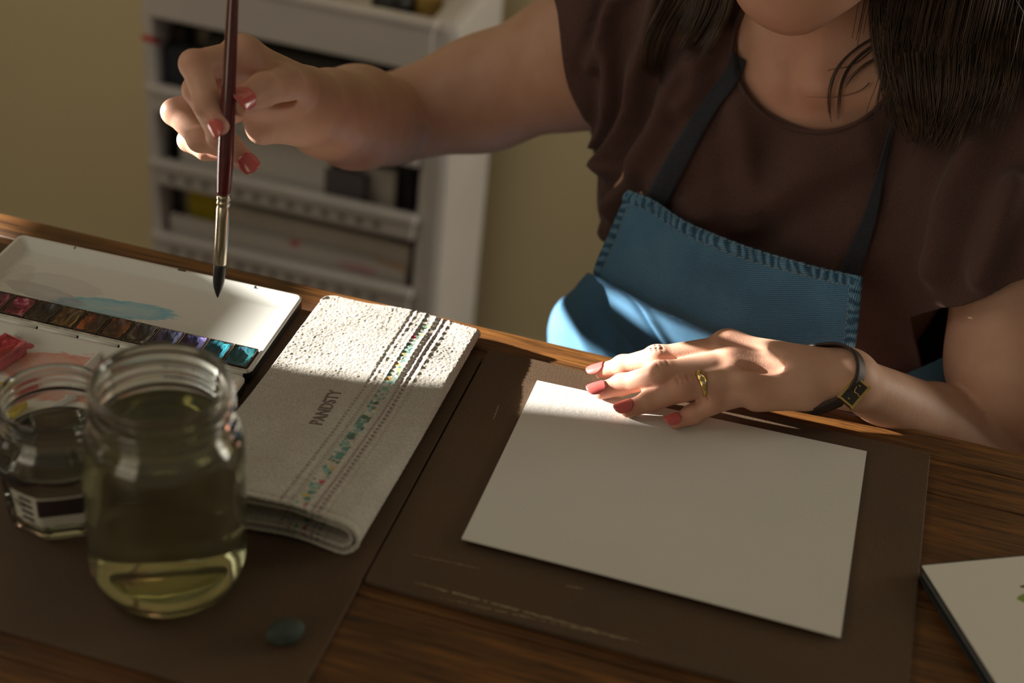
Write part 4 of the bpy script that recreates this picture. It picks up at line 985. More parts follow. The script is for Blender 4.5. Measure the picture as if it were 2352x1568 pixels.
def skin_mat():
    mt, nt, b = nodes_of('skin'); v = coords(nt)
    n1 = noise(nt, v, 28, 4); n2 = noise(nt, v, 900, 3, 0.7); n3 = noise(nt, v, 230, 2)
    r = ramp(nt, [(0.3, (0.53, 0.295, 0.20)), (0.7, (0.61, 0.37, 0.27))]); nt.links.new(n1, r.inputs[0])
    at = N(nt, 'ShaderNodeAttribute'); at.attribute_name = 'flush'
    c = mixc(nt, mth(nt, 'MULTIPLY', at.outputs['Fac'], 0.65), r.outputs[0], (0.58, 0.19, 0.14))
    fr = ramp(nt, [(0.72, (1, 1, 1)), (0.80, (0.80, 0.70, 0.62))]); nt.links.new(n3, fr.inputs[0]); c = mixc(nt, 0.6, c, mixc(nt, 1.0, c, fr.outputs[0], 'MULTIPLY'))
    nt.links.new(c, b.inputs['Base Color']); b.inputs['Roughness'].default_value = 0.5; b.inputs['Specular IOR Level'].default_value = 0.35
    b.inputs['Subsurface Weight'].default_value = 0.12; b.inputs['Subsurface Radius'].default_value = (1.0, 0.35, 0.2); b.inputs['Subsurface Scale'].default_value = 0.004
    bump(nt, b, n2, 0.25, 0.0005); return mt
M_SKIN = skin_mat()
body = fast_mesh('body', sv, st, M_SKIN, person)
fl = np.zeros(len(sv))
for fg, w_ in ((lI, .9), (lM, .9), (lR, .9), (lP, .9), (rI, .8), (rM, .8), (rR, .8), (rP, .8), (rT, .6)):
    for k_, amp in ((0, .35), (1, .7), (2, .55), (3, 1.0)):
        fl = np.maximum(fl, w_*amp*np.exp(-(np.linalg.norm(sv-fg[k_][0], axis=1)/(0.012 if k_ else 0.018))**2))
fl = np.maximum(fl, 0.5*np.exp(-(np.linalg.norm(sv-CH, axis=1)/0.035)**2)); fl = np.maximum(fl, 0.35*np.exp(-(np.linalg.norm(sv-PY(1850, 220, 1.05), axis=1)/0.05)**2))
at = body.data.attributes.new('flush', 'FLOAT', 'POINT'); at.data.foreach_set('value', fl.astype(np.float32))

# nails
M_NAIL = simple('coral_nail_polish', (0.56, 0.105, 0.095), 0.25, 0.06, 80, 0.0, coat=0.5)
def nail(tip, prev, up, rad, L=0.0115, ang=62, fwd=0.0, name='fingernail'):
    d = unit(tip-prev); n_ = unit(up-d*(up@d)); s_ = np.cross(d, n_); vs = []; nu, nv = 13, 11
    for i in range(nv):
        t = -1+2*i/(nv-1)
        wd = (1-0.20*t-abs(t)**6*0.42) if t > 0 else (1-abs(t)**2.2*0.62)
        for j in range(nu):
            a = math.radians(ang)*wd*(-1+2*j/(nu-1)); rr = rad*1.02+0.0004
            ext = fwd+t*L/2+(0.0008*(1-(j-(nu-1)/2)**2/((nu-1)/2)**2) if t > 0.5 else 0)
            drop_ = 0.0007*max(0, t)**2
            vs.append(tip+d*ext+n_*(rr*math.cos(a)*0.96-drop_)+s_*rr*math.sin(a))
    o = mesh(name, vs, grid_faces(nv, nu), M_NAIL, person); mod_solid(o, 0.0006, 1); return o
UPL = A((0.0, -0.10, 1.0))
for fg, L_ in ((lI, .0125), (lM, .0125), (lR, .0120), (lP, .0100)): nail(fg[3][0], fg[2][0], UPL, fg[3][1], L_, 60, 0.0030)
tocam = lambda p: unit(CAM-p)
nail(rT[3][0], rT[2][0], tocam(rT[3][0])+A((-0.1, 0, 0.25)), rT[3][1], 0.0135, 62, 0.0015, 'thumbnail')
nail(rI[3][0], rI[2][0], tocam(rI[3][0])*0.7+A((-0.75, 0, 0.05)), rI[3][1], 0.0105, 58, 0.002)
nail(rM[3][0], rM[2][0], tocam(rM[3][0])+A((0.15, 0, 0.1)), rM[3][1], 0.0120, 62, 0.002)

# brows, lashes of the lowered lids, lips
M_BROW = simple('dark_brow', (0.03, 0.018, 0.012), 0.7, 0.2, 300, 0.0); M_LIP = simple('rose_lip', (0.45, 0.16, 0.13), 0.4, 0.1, 200, 0.05)
bvh_f = BVHTree.FromPolygons([tuple(p) for p in sv], [tuple(int(i) for i in t) for t in st])
def on_face(u, s, off=0.0006):
    h = bvh_f.ray_cast(Vector(hd(0.22, u, s)), Vector(-hf)); return A(h[0])+hf*off if h[0] is not None else hd(0.09, u, s)
for sg in (1, -1):
    v, f = tube_data(cr([on_face(0.030, 0.014*sg), on_face(0.036, 0.030*sg), on_face(0.031, 0.046*sg)], 12), np.array([.8, 1.4, 1.7, 1.9, 2.0, 2.0, 1.9, 1.7, 1.4, 1.1, .8, .5])*0.001, 8); mesh('eyebrow', v, f, M_BROW, person)
    v, f = tube_data(cr([on_face(-0.001, 0.019*sg), on_face(-0.005, 0.031*sg), on_face(-0.001, 0.043*sg)], 12), 0.0008, 6); mesh('eyelashes', v, f, M_BROW, person)
for u0, r_ in ((-0.0515, 0.0028), (-0.0605, 0.0038)):
    v, f = tube_data(cr([on_face(-0.056, 0.021, -.001), on_face(u0, 0.010, -.001), on_face(u0-0.001, 0.0, -.001), on_face(u0, -0.010, -.001), on_face(-0.056, -0.021, -.001)], 16), r_*np.sin(np.linspace(0.15, math.pi-0.15, 16))**0.7, 8); mesh('lip', v, f, M_LIP, person)
# ---------- t-shirt
shf = Field(); shf.add(torso, 0.05, 0.02); shf.add(bust, 0.01, 0.05)
shf.add([cone(Rsh+A((0, 0, 0.0)), PY(1235, 130, 1.155), 0.060, 0.064)], 0.02, 0.045)
shf.add([cone(Lsh, PY(2335, 560, 1.025), 0.062, 0.058), cone(PY(2335, 560, 1.025), PY(2330, 860, 0.99), 0.058, 0.056)], 0.02, 0.04)
shf.add([cone(PY(2070, 520, 1.085), PY(2140, 900, 1.070), 0.054, 0.060)], 0.02, 0.04)
s_v, s_q = shf.mesh((-0.32, 0.90, T-0.27), (0.30, 1.34, T+0.26), 0.0034, inflate=0.0075)
s_t = tri(s_q)
def px_of(P):
    q = (P-CAM)@RC.T; return np.stack([1176+F_PX*q[:, 0]/q[:, 2], 784+F_PX*q[:, 1]/q[:, 2]], 1)
# neckline: an oval hole through the front, round the neck behind
nc = PY(1872, 118, 1.08); na = unit(nc-CAM); ne1 = unit(A((1, 0.0, 0.0))-na*na[0]); ne2 = np.cross(na, ne1); ne2 = ne2 if ne2[2] > 0 else -ne2
th_ = math.radians(-17); e1 = math.cos(th_)*ne1+math.sin(th_)*ne2; e2 = -math.sin(th_)*ne1+math.cos(th_)*ne2
q = s_v-nc; u_ = q@e1; w_ = q@e2
f_front = np.sqrt((u_/0.0580)**2+(np.where(w_ < 0, w_/0.0545, w_/0.075))**2)-1
f_back = np.linalg.norm((s_v-(nb+A((0, 0.012, 0.035))))/A((0.075, 0.075, 0.085)), axis=1)-1
f = np.where(s_v[:, 1] < 1.125, f_front, np.minimum(f_back, np.where(s_v[:, 1] < 1.14, f_front, 9)))*0.05
s_v, s_t = clip(s_v, s_t, f)
a_, b_, = PY(1276, 10, 1.12), PY(1350, 288, 1.12); pn = unit(np.cross(b_-a_, unit(a_-CAM))); pn = pn if pn[0] > 0 else -pn
bulge = lambda P: 0.0065*np.sin(np.clip((P-a_)@unit(b_-a_)/np.linalg.norm(b_-a_), 0, 1)*math.pi)
s_v, s_t = clip(s_v, s_t, np.where((s_v[:, 0] < -0.13) & (s_v[:, 2] > T-0.06), np.maximum((s_v-a_)@pn+bulge(s_v), prim_d(shf.g[2][0][0], s_v)-np.minimum.reduce([prim_d(p, s_v) for p in torso[:3]])-0.004), 1.0))
a2_, b2_ = PY(2178, 700, 1.0), PY(2352, 642, 1.0); pn2 = unit(np.cross(b2_-a2_, unit(a2_-CAM))); pn2 = pn2 if pn2[2] > 0 else -pn2
armd = np.minimum(prim_d(shf.g[3][0][0], s_v), prim_d(shf.g[3][0][1], s_v)); tord = np.minimum.reduce([prim_d(p, s_v) for p in torso[:3]+shf.g[4][0]])
s_v, s_t = clip(s_v, s_t, np.where((s_v[:, 0] > 0.03), np.maximum(armd-tord+0.014, (s_v-a2_)@pn2+0.004*np.sin(np.clip((s_v-a2_)@unit(b2_-a2_)/np.linalg.norm(b2_-a2_), 0, 1)*math.pi)), 1.0))
s_v, s_t = clip(s_v, s_t, s_v[:, 2]-(T-0.24))
bvh0 = BVHTree.FromPolygons([tuple(p) for p in s_v], [tuple(int(i) for i in t) for t in s_t])
def cast(px, py, bvh, off=0.0, default_y=1.03):
    d = unit(ray(px, py)); h = bvh.ray_cast(Vector(CAM), Vector(d))
    p = A(h[0]) if h[0] is not None else PY(px, py, default_y); return p-d*off
FOLDS = [([(1396, 14), (1382, 71), (1353, 156)], .0045, .0045), ([(1424, -20), (1396, 61), (1391, 132), (1396, 213), (1391, 284), (1370, 331)], .006, .0055),
         ([(1515, -10), (1486, 95), (1453, 189), (1439, 284), (1396, 355), (1372, 402)], .0075, .007), ([(1590, 137), (1543, 199), (1505, 293), (1443, 392), (1396, 473)], .007, .008),
         ([(1660, 70), (1632, 109), (1599, 189), (1566, 246)], .005, .006), ([(1978, 293), (1902, 340), (1807, 402), (1713, 463), (1600, 500)], .006, .013), ([(1990, 360), (1940, 388), (1831, 440), (1727, 496)], .005, .011),
         ([(1694, 255), (1713, 331), (1717, 402)], .0035, .009), ([(2238, 331), (2190, 425), (2162, 520), (2140, 620)], .006, .010), ([(2332, 425), (2304, 496), (2280, 567), (2250, 640)], .006, .009),
         ([(1350, 330), (1346, 400), (1352, 470)], .006, .012), ([(1420, 470), (1390, 540), (1370, 600)], .005, .010)]
vn = vnormals(s_v, s_t); disp = np.zeros(len(s_v))
for pts, amp, wd in FOLDS:
    poly = [cast(x, y, bvh0) for x, y in cr(np.array(pts, float), 12)]
    tt = dist_poly(s_v, poly); disp += 1.5*amp*np.exp(-(tt/wd)**2)-amp*0.6*np.exp(-((tt-wd*2.0)/wd)**2)
disp += 0.0016*np.sin(s_v[:, 0]*95+s_v[:, 2]*60)*np.sin(s_v[:, 2]*70-s_v[:, 0]*30+1.0)
s_v = s_v+vn*disp[:, None]
def cloth_mat(name, lo, hi, scale=900):
    mt, nt, b = nodes_of(name); v = coords(nt); n = noise(nt, v, scale, 3, 0.7); n2 = noise(nt, v, 9, 3)
    r = ramp(nt, [(0.3, lo), (0.7, hi)]); nt.links.new(n, r.inputs[0]); nt.links.new(r.outputs[0], b.inputs['Base Color'])
    b.inputs['Roughness'].default_value = 0.9; b.inputs['Specular IOR Level'].default_value = 0.15; b.inputs['Sheen Weight'].default_value = 0.12
    bump(nt, b, n, 0.3, 0.0005); return mt
M_SHIRT = cloth_mat('brown_jersey', (0.068, 0.037, 0.032), (0.108, 0.059, 0.052))
shirt = fast_mesh('t_shirt', s_v, s_t, M_SHIRT, person); mod_solid(shirt, 0.0018, -1)
shirt['label'] = 'loose dark brown short-sleeved t-shirt'
bvh_s = BVHTree.FromPolygons([tuple(p) for p in s_v], [tuple(int(i) for i in t) for t in s_t])
bvh_b = BVHTree.FromPolygons([tuple(p) for p in sv], [tuple(int(i) for i in t) for t in st])
def cast2(px, py, off, dy=1.03):
    d = unit(ray(px, py)); best = None
    for b_ in (bvh_s, bvh_b):
        h = b_.ray_cast(Vector(CAM), Vector(d))
        if h[0] is not None and (best is None or h[3] < best[1]): best = (A(h[0]), h[3])
    p = best[0] if best else PY(px, py, dy); return p-d*off
# neckband
nbp = []
for i in range(61):
    a = math.radians(178+i*(184/60)); rr = 1.045
    c_ = nc+e1*0.0580*rr*math.cos(a)+e2*(0.0545 if math.sin(a) < 0 else 0.075)*rr*math.sin(a); pp = px_of(np.array([c_]))[0]
    h = bvh_s.ray_cast(Vector(CAM), Vector(unit(c_-CAM))); 
    if h[0] is not None and h[0].y < 1.16: nbp.append(A(h[0])-unit(c_-CAM)*0.0006)
if len(nbp) > 8:
    nbp = np.array(nbp); v, f = tube_data(cr(nbp[::3], 70), 0.0016, 8); mesh('neckband', v, f, M_SHIRT, person)

# ---------- denim apron
def denim_mat(name='blue_denim', fade=False):
    mt, nt, b = nodes_of(name); tc = N(nt, 'ShaderNodeTexCoord'); uvv = tc.outputs['UV']; ob = coords(nt)
    sep = N(nt, 'ShaderNodeSeparateXYZ'); nt.links.new(uvv, sep.inputs[0])
    ph = mth(nt, 'ADD', mth(nt, 'MULTIPLY', sep.outputs[1], 4300.0), mth(nt, 'MULTIPLY', sep.outputs[0], 900.0))
    nz = noise(nt, ob, 500, 3, 0.7); s = mth(nt, 'SINE', mth(nt, 'ADD', ph, mth(nt, 'MULTIPLY', nz, 3.0)))
    fine = noise(nt, coords(nt, 'UV', (2600, 900, 1)), 1.0, 2)
    tw = mth(nt, 'ADD', mth(nt, 'MULTIPLY', s, 0.30), mth(nt, 'ADD', mth(nt, 'MULTIPLY', fine, 0.35), 0.33), clamp=True)
    r = ramp(nt, [(0.1, (0.020, 0.070, 0.140)), (0.55, (0.068, 0.195, 0.345)), (0.95, (0.20, 0.375, 0.53))]); nt.links.new(tw, r.inputs[0])
    n2 = noise(nt, ob, 24, 4); r2 = ramp(nt, [(0.3, (0.78, 0.80, 0.82)), (0.7, (1.1, 1.08, 1.05))]); nt.links.new(n2, r2.inputs[0])
    c = mixc(nt, 1.0, r.outputs[0], r2.outputs[0], 'MULTIPLY')
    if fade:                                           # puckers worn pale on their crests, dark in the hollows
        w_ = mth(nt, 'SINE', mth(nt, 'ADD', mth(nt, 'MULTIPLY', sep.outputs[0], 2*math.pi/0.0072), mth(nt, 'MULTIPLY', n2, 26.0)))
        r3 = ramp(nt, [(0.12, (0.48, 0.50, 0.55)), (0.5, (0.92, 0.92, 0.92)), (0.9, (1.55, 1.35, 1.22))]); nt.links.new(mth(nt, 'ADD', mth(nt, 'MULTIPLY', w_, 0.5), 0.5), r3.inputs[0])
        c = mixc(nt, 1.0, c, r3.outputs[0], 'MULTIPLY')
    nt.links.new(c, b.inputs['Base Color'])
    b.inputs['Roughness'].default_value = 0.85; b.inputs['Specular IOR Level'].default_value = 0.2; bump(nt, b, tw, 0.4, 0.0006); return mt
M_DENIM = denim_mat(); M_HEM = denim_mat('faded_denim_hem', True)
M_STITCH = simple('pale_stitching', (0.30, 0.38, 0.40), 0.8, 0.2, 600, 0)
def cnet(rows, nu, nv): return net([[PY(*c) for c in r] for r in rows], nu, nv)
def cloth(name, G, mat, th=0.0016, parent=None, relief=None):
    nv, nu = G.shape[:2]; du = np.linalg.norm(np.diff(G, axis=1), axis=2).mean(0); dv = np.linalg.norm(np.diff(G, axis=0), axis=2).mean(1)
    U = np.concatenate([[0], np.cumsum(du)]); Vv = np.concatenate([[0], np.cumsum(dv)]); uv = np.stack(np.meshgrid(U, Vv), -1).reshape(-1, 2)
    if relief is not None:
        n_ = np.cross(np.gradient(G, axis=1), np.gradient(G, axis=0)); n_ /= np.linalg.norm(n_, axis=2)[..., None]+1e-12
        s = np.sign((n_*(CAM-G)).sum(2).mean()); G = G+n_*s*relief(np.linspace(0, 1, nu)[None, :]*np.ones((nv, 1)), np.linspace(0, 1, nv)[:, None]*np.ones((1, nu)), U, Vv)[..., None]
    o = fast_mesh(name, G.reshape(-1, 3), np.array(grid_faces(nv, nu)), mat, parent or person); add_uv(o, uv); mod_solid(o, th, 0); return o, G
bib_rows = [
    [(1445, 437, 1.030), (1500, 458, 1.015), (1585, 512, 1.000), (1720, 566, .985), (1860, 607, .972), (1982, 636, .962)],
    [(1408, 525, 1.018), (1475, 548, 1.000), (1565, 602, .984), (1715, 662, .970), (1862, 695, .958), (1974, 722, .950)],
    [(1364, 622, 1.005), (1445, 655, .985), (1550, 706, .970), (1710, 764, .956), (1850, 792, .946), (1963, 812, .938)],
    [(1392, 662, 1.020), (1462, 698, 1.004), (1555, 745, .988), (1705, 795, .974), (1845, 822, .962), (1960, 842, .954)],
    [(1412, 735, 1.026), (1480, 765, 1.012), (1570, 800, 1.000), (1705, 835, .988), (1842, 860, .976), (1958, 880, .966)],
    [(1440, 840, 1.030), (1510, 860, 1.018), (1590, 880, 1.008), (1705, 905, .996), (1840, 925, .984), (1955, 940, .975)]]
bib_r = lambda u, v, U, Vv: 0.0012*np.sin(u*21+v*5)*np.sin(v*11+u*7)*(v < 0.5)+0.0030*np.exp(-((u-0.22-(v-.45)*0.3)/0.035)**2)*np.clip((v-0.45)*5, 0, 1)-0.0022*np.exp(-((u-0.13-(v-.45)*0.45)/0.03)**2)*np.clip((v-0.45)*5, 0, 1)
bib, BG = cloth('apron_bib', cnet(bib_rows, 220, 150), M_DENIM, 0.0016, None, bib_r)
bib['label'] = 'blue denim apron bib folding outward'
# hems: a doubled strip along top and sides with puckers, and rows of stitches
def surf(u, v):
    nv, nu = BG.shape[:2]; x = min(max(u, 0), 1)*(nu-1); y = min(max(v, 0), 1)*(nv-1); i, j = min(int(y), nv-2), min(int(x), nu-2); a, b_ = y-i, x-j
    return (BG[i, j]*(1-b_)+BG[i, j+1]*b_)*(1-a)+(BG[i+1, j]*(1-b_)+BG[i+1, j+1]*b_)*a
def bibn(u, v):
    n_ = np.cross(surf(u+.01, v)-surf(u-.01, v), surf(u, v+.01)-surf(u, v-.01)); n_ = unit(n_); return n_ if n_@(CAM-surf(u, v)) > 0 else -n_
def hem(u0, u1, v0, v1, n_long, along, puck):
    G = np.zeros((9, n_long, 3))
    for i in range(9):
        for j in range(n_long):
            t = j/(n_long-1); s = i/8
            u, v = (u0+(u1-u0)*t, v0+(v1-v0)*s) if along == 'u' else (u0+(u1-u0)*s, v0+(v1-v0)*t)
            e = math.sin(math.pi*min(1, max(0, s))); h = 0.0013+0.0020*e*(0.5+0.5*math.sin(t*puck*2*math.pi+1.2*s)*1.0)-0.0006*(1-e)
            G[i, j] = surf(u, v)+bibn(u, v)*h
    o, _ = cloth('bib_hem', G, M_HEM, 0.0010, bib); return o
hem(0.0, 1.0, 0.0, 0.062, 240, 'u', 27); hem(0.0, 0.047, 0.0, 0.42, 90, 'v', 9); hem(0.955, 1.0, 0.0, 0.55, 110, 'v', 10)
def stitches(pts, name='stitch_row', L=0.0022, gap=0.0012, r=0.00032):
    parts = []; pts = np.asarray(pts); d = np.linalg.norm(np.diff(pts, axis=0), axis=1); cum = np.concatenate([[0], np.cumsum(d)]); s = 0
    at = lambda q: np.array([np.interp(q, cum, pts[:, k]) for k in range(3)])
    while s+L < cum[-1]:
        parts.append(tube_data([at(s), at(s+L*0.5), at(s+L)], [r*0.7, r, r*0.7], 5)); s += L+gap
    v, f = merge(parts); o = mesh(name, v, f, M_STITCH, bib); o['kind'] = 'stuff'; return o
nrm_off = lambda u, v, h: surf(u, v)+bibn(u, v)*h
stitches([nrm_off(u, 0.064, 0.0010) for u in np.linspace(0.03, 0.97, 120)]); stitches([nrm_off(u, 0.006, 0.0026) for u in np.linspace(0.005, 0.995, 120)])
stitches([nrm_off(0.050, v, 0.0010) for v in np.linspace(0.02, 0.42, 60)]); stitches([nrm_off(0.952, v, 0.0010) for v in np.linspace(0.02, 0.52, 60)])
# skirt of the apron round the hip, and the bit seen behind the forearm
sk_r = lambda u, v, U, Vv: 0.0035*np.exp(-((u-0.45-v*0.10)/0.07)**2)-0.003*np.exp(-((u-0.62-v*0.16)/0.06)**2)
o, _ = cloth('apron_skirt', cnet([
    [(1352, 655, 1.130), (1345, 650, 1.085), (1365, 632, 1.050), (1420, 640, 1.035), (1500, 700, 1.030)],
    [(1285, 705, 1.140), (1290, 690, 1.080), (1345, 665, 1.045), (1415, 690, 1.030), (1500, 740, 1.028)],
    [(1262, 745, 1.140), (1272, 735, 1.075), (1340, 720, 1.040), (1415, 745, 1.026), (1500, 790, 1.024)],
    [(1260, 800, 1.140), (1272, 790, 1.070), (1340, 780, 1.036), (1415, 805, 1.022), (1500, 840, 1.020)],
    [(1270, 900, 1.140), (1285, 890, 1.065), (1350, 880, 1.030), (1420, 900, 1.015), (1510, 940, 1.012)]], 90, 90), M_DENIM, 0.0016, None, sk_r)
o, _ = cloth('apron_skirt', cnet([
    [(1960, 842, 1.010), (2040, 868, 1.000), (2110, 845, .995), (2200, 806, 1.000)], [(1960, 890, 1.005), (2040, 905, .995), (2110, 892, .990), (2200, 860, .995)],
    [(1960, 980, 1.000), (2040, 985, .990), (2110, 985, .985), (2200, 970, .990)]], 50, 30), M_DENIM)
# straps
M_STRAP = cloth_mat('dark_denim_strap', (0.020, 0.022, 0.028), (0.040, 0.044, 0.055))
def strap(ptsL, ptsR, n=60, off=0.004):
    Lp = cr(np.array(ptsL, float), n); Rp = cr(np.array(ptsR, float), n)
    G = np.zeros((n, 7, 3))
    for i in range(n):
        for j in range(7):
            q = Lp[i]*(1-j/6)+Rp[i]*j/6; G[i, j] = cast2(q[0], q[1], off)
    for _ in range(10): G[1:-1] = G[1:-1]*0.5+0.25*(G[:-2]+G[2:]); 
    o, _ = cloth('apron_strap', G, M_STRAP, 0.0014); return o
strap([(1478, 462), (1535, 355), (1612, 235), (1668, 160), (1683, 122)], [(1524, 486), (1575, 385), (1640, 262), (1698, 182), (1712, 140)])
strap([(1925, 628), (1985, 490), (2018, 385), (2042, 300), (2075, 190)], [(1975, 640), (2015, 500), (2032, 392), (2050, 305), (2085, 195)])

# ---------- ring and watch
M_GOLD = simple('gold', (0.78, 0.55, 0.20), 0.22, 0.05, 200, 0.0, metallic=1.0)
M_DIAL = simple('dark_dial', (0.018, 0.014, 0.010), 0.15, 0.1, 60, 0, coat=0.6)
M_LEATHER = simple('dark_leather', (0.035, 0.020, 0.014), 0.55, 0.25, 200, 0.3)
rp = lR[1][0]*0.72+lR[0][0]*0.28; rd = unit(lR[0][0]-lR[1][0]); ru = unit(A((0, 0, 1.0))-rd*rd[2]); rs = np.cross(rd, ru); r_f = 0.0087
vs = []; fs = []; nr_ = 56
for i in range(nr_):
    a = 2*math.pi*i/nr_; up_ = max(0, math.cos(a)); w2 = 0.0011+0.0018*up_**1.5; th = 0.0007+0.0009*up_**2
    o_ = math.cos(a)*ru+math.sin(a)*rs
    for dr, dw in ((0, -w2), (th, -w2*0.8), (th*1.15, 0), (th, w2*0.8), (0, w2)): vs.append(rp+o_*(r_f+dr)+rd*dw)
for i in range(nr_):
    for j in range(5): fs.append((i*5+j, i*5+(j+1) % 5, ((i+1) % nr_)*5+(j+1) % 5, ((i+1) % nr_)*5+j))
ring = mesh('ring', vs, fs, M_GOLD, person); ring['label'] = 'gold ring set with small stones on the ring finger'
M_GEM = glass('pale_stone', (0.95, 0.93, 0.85), 1.9)
for k_, a in enumerate((-0.75, -0.25, 0.25, 0.75)):
    o_ = math.cos(a)*ru+math.sin(a)*rs; c_ = rp+o_*(r_f+0.0015); t_ = -math.sin(a)*ru+math.cos(a)*rs
    vs = [c_+o_*0.0010]+[c_+0.0014*(math.cos(b_)*rd+math.sin(b_)*t_)+o_*0.0003 for b_ in np.linspace(0, 2*math.pi, 8, False)]+[c_-o_*0.0012]
    fs = [(0, 1+i, 1+(i+1) % 8) for i in range(8)]+[(9, 1+(i+1) % 8, 1+i) for i in range(8)]
    mesh('stone', vs, fs, M_GEM, ring, False)
# watch: case corners in the picture
wc = [(1924, 914), (1966, 866), (1999, 893), (1957, 932)]
wd_ = unit(LW-fore)
wn = unit(A((0.10, -0.62, 0.78))); wy = None
cen = cast2(1961, 899, 0.004, 0.9)
def onplane(px, py): d = ray(px, py); t = ((cen-CAM)@wn)/(d@wn); return CAM+d*t
cc = [onplane(*q) for q in wc]; cen = sum(cc)/4
wx = unit(cc[1]-cc[0]); wyv = np.cross(wn, wx); hw = np.linalg.norm(cc[1]-cc[0])/2; hh = np.linalg.norm(cc[2]-cc[1])/2
def wpt(x, y, z_): return cen+wx*x+wyv*y+wn*z_
def wbox(name, x0, x1, y0, y1, z0, z1, mat, parent, bev=0.0):
    vs = [wpt(x, y, z_) for z_ in (z0, z1) for y in (y0, y1) for x in (x0, x1)]
    o = mesh(name, vs, [(0,2,3,1),(4,5,7,6),(0,1,5,4),(2,6,7,3),(0,4,6,2),(1,3,7,5)], mat, parent, False)
    if bev: mod_bevel(o, bev, 2)
    return o
watch = wbox('wrist_watch', -hw*0.96, hw*0.96, -hh*0.92, hh*0.92, -0.0040, 0.0004, M_GOLD, person, 0.0006); watch['label'] = 'small rectangular gold wrist watch with a dark dial'
wbox('dial', -hw*0.84, hw*0.84, -hh*0.80, hh*0.80, 0.0003, 0.0008, M_DIAL, watch)
for s_ in (-1, 1):
    wbox('bezel_bar', -hw*1.05, hw*1.05, s_*hh*0.92-0.0010, s_*hh*0.92+0.0010, -0.002, 0.0018, M_GOLD, watch, 0.0005)
    wbox('bezel_end', s_*hw*0.92-0.0006, s_*hw*0.92+0.0006, -hh*0.9, hh*0.9, -0.002, 0.0013, M_GOLD, watch, 0.0003)
for ang, L_ in ((math.radians(20), 0.0048), (math.radians(-75), 0.0034)):
    d_ = (math.cos(ang), math.sin(ang)); v, f = tube_data([wpt(0, 0, 0.0011), wpt(d_[0]*L_, d_[1]*L_, 0.0011)], 0.00028, 6); mesh('watch_hand', v, f, M_GOLD, watch)
for k_ in range(4):
    x, y = ((-hw*.6, 0), (hw*.6, 0), (0, -hh*.6), (0, hh*.6))[k_]; wbox('hour_mark', x-0.0004, x+0.0004, y-0.0007, y+0.0007, 0.0008, 0.0010, M_GOLD, watch)
# strap round the wrist
wpos = cen-wn*0.003; axis = wd_; ctr = LW+axis*((wpos-LW)@axis); G = []
u1 = unit((wpos-ctr)-axis*((wpos-ctr)@axis)); u2 = np.cross(axis, u1)
for i in range(49):
    a = 2*math.pi*i/48; dr = math.cos(a)*u1+math.sin(a)*u2
    far = ctr+dr*0.08; h = bvh_b.ray_cast(Vector(far), Vector(-dr)); p = A(h[0]) if h[0] is not None and h[3] < 0.08 else ctr+dr*0.022
    G.append(p+dr*0.0010)
G = np.array(G); 
for _ in range(2): G[1:-1] = 0.5*G[1:-1]+0.25*(G[:-2]+G[2:])
GG = np.stack([G+axis*s for s in np.linspace(-0.0062, 0.0062, 5)], 1)
o = fast_mesh('watch_strap', GG.reshape(-1, 3), np.array(grid_faces(49, 5)), M_LEATHER, watch); mod_solid(o, 0.0016, 0)
# ---------- hair: many tapering strands in locks
def hair_mat():
    mt, nt, b = nodes_of('brown_hair'); v = coords(nt); n = noise(nt, v, 55, 3)
    r = ramp(nt, [(0.3, (0.026, 0.015, 0.008)), (0.7, (0.105, 0.058, 0.032))]); nt.links.new(n, r.inputs[0]); nt.links.new(r.outputs[0], b.inputs['Base Color'])
    b.inputs['Roughness'].default_value = 0.42; b.inputs['Specular IOR Level'].default_value = 0.5; return mt
M_HAIR = hair_mat()
HV = []; HF = []; hn = [0]
def strand(pts, r0, n=14):
    p = cr(np.asarray(pts), n); rad = r0*np.linspace(1.0, 0.12, n)**0.7
    v, f = tube_data(p, rad, 4, False); HV.append(v); HF.extend([tuple(i+hn[0] for i in q) for q in f]); hn[0] += len(v)
hr = np.random.default_rng(21)
def lock(path, w0, w1, count, r0, off0, off1, y0, spread=1.0, fly=0.0, base_y=1.02, thick=0.010, cutlo=0.8):
    """path in the picture -> strands laid on (and standing off) what is behind them"""
    path = cr(np.array(path, float), 26)
    spine = [cast2(x, y, 0.0, base_y) for x, y in path]
    for k_ in range(count):
        s = hr.uniform(-1, 1); jit = hr.normal(0, 1); dep = hr.uniform(0, 1); cut = hr.uniform(cutlo, 1.0)**0.7; pts = []
        for i, (x, y) in enumerate(path):
            t = i/(len(path)-1)
            if t > cut: break
            wd = w0*(1-t)+w1*t; j = jit*fly*t*t*wd*1.6+hr.normal(0, 1)*0.012*wd
            px, py = x+s*wd+j, y+hr.normal(0, 1)*0.012*wd
            q = cast2(px, max(py, 2), off0*(1-t)+off1*t+dep*thick, base_y)
            if py < 2: q = PY(px, py, q[1]+0.00004*(2-py))
            pts.append(q)
        if len(pts) >= 3:
            pts = np.array(pts); 
            for _ in range(6): pts[1:-1] = 0.5*pts[1:-1]+0.25*(pts[:-2]+pts[2:])
            strand(pts, r0*hr.uniform(0.5, 1.3))
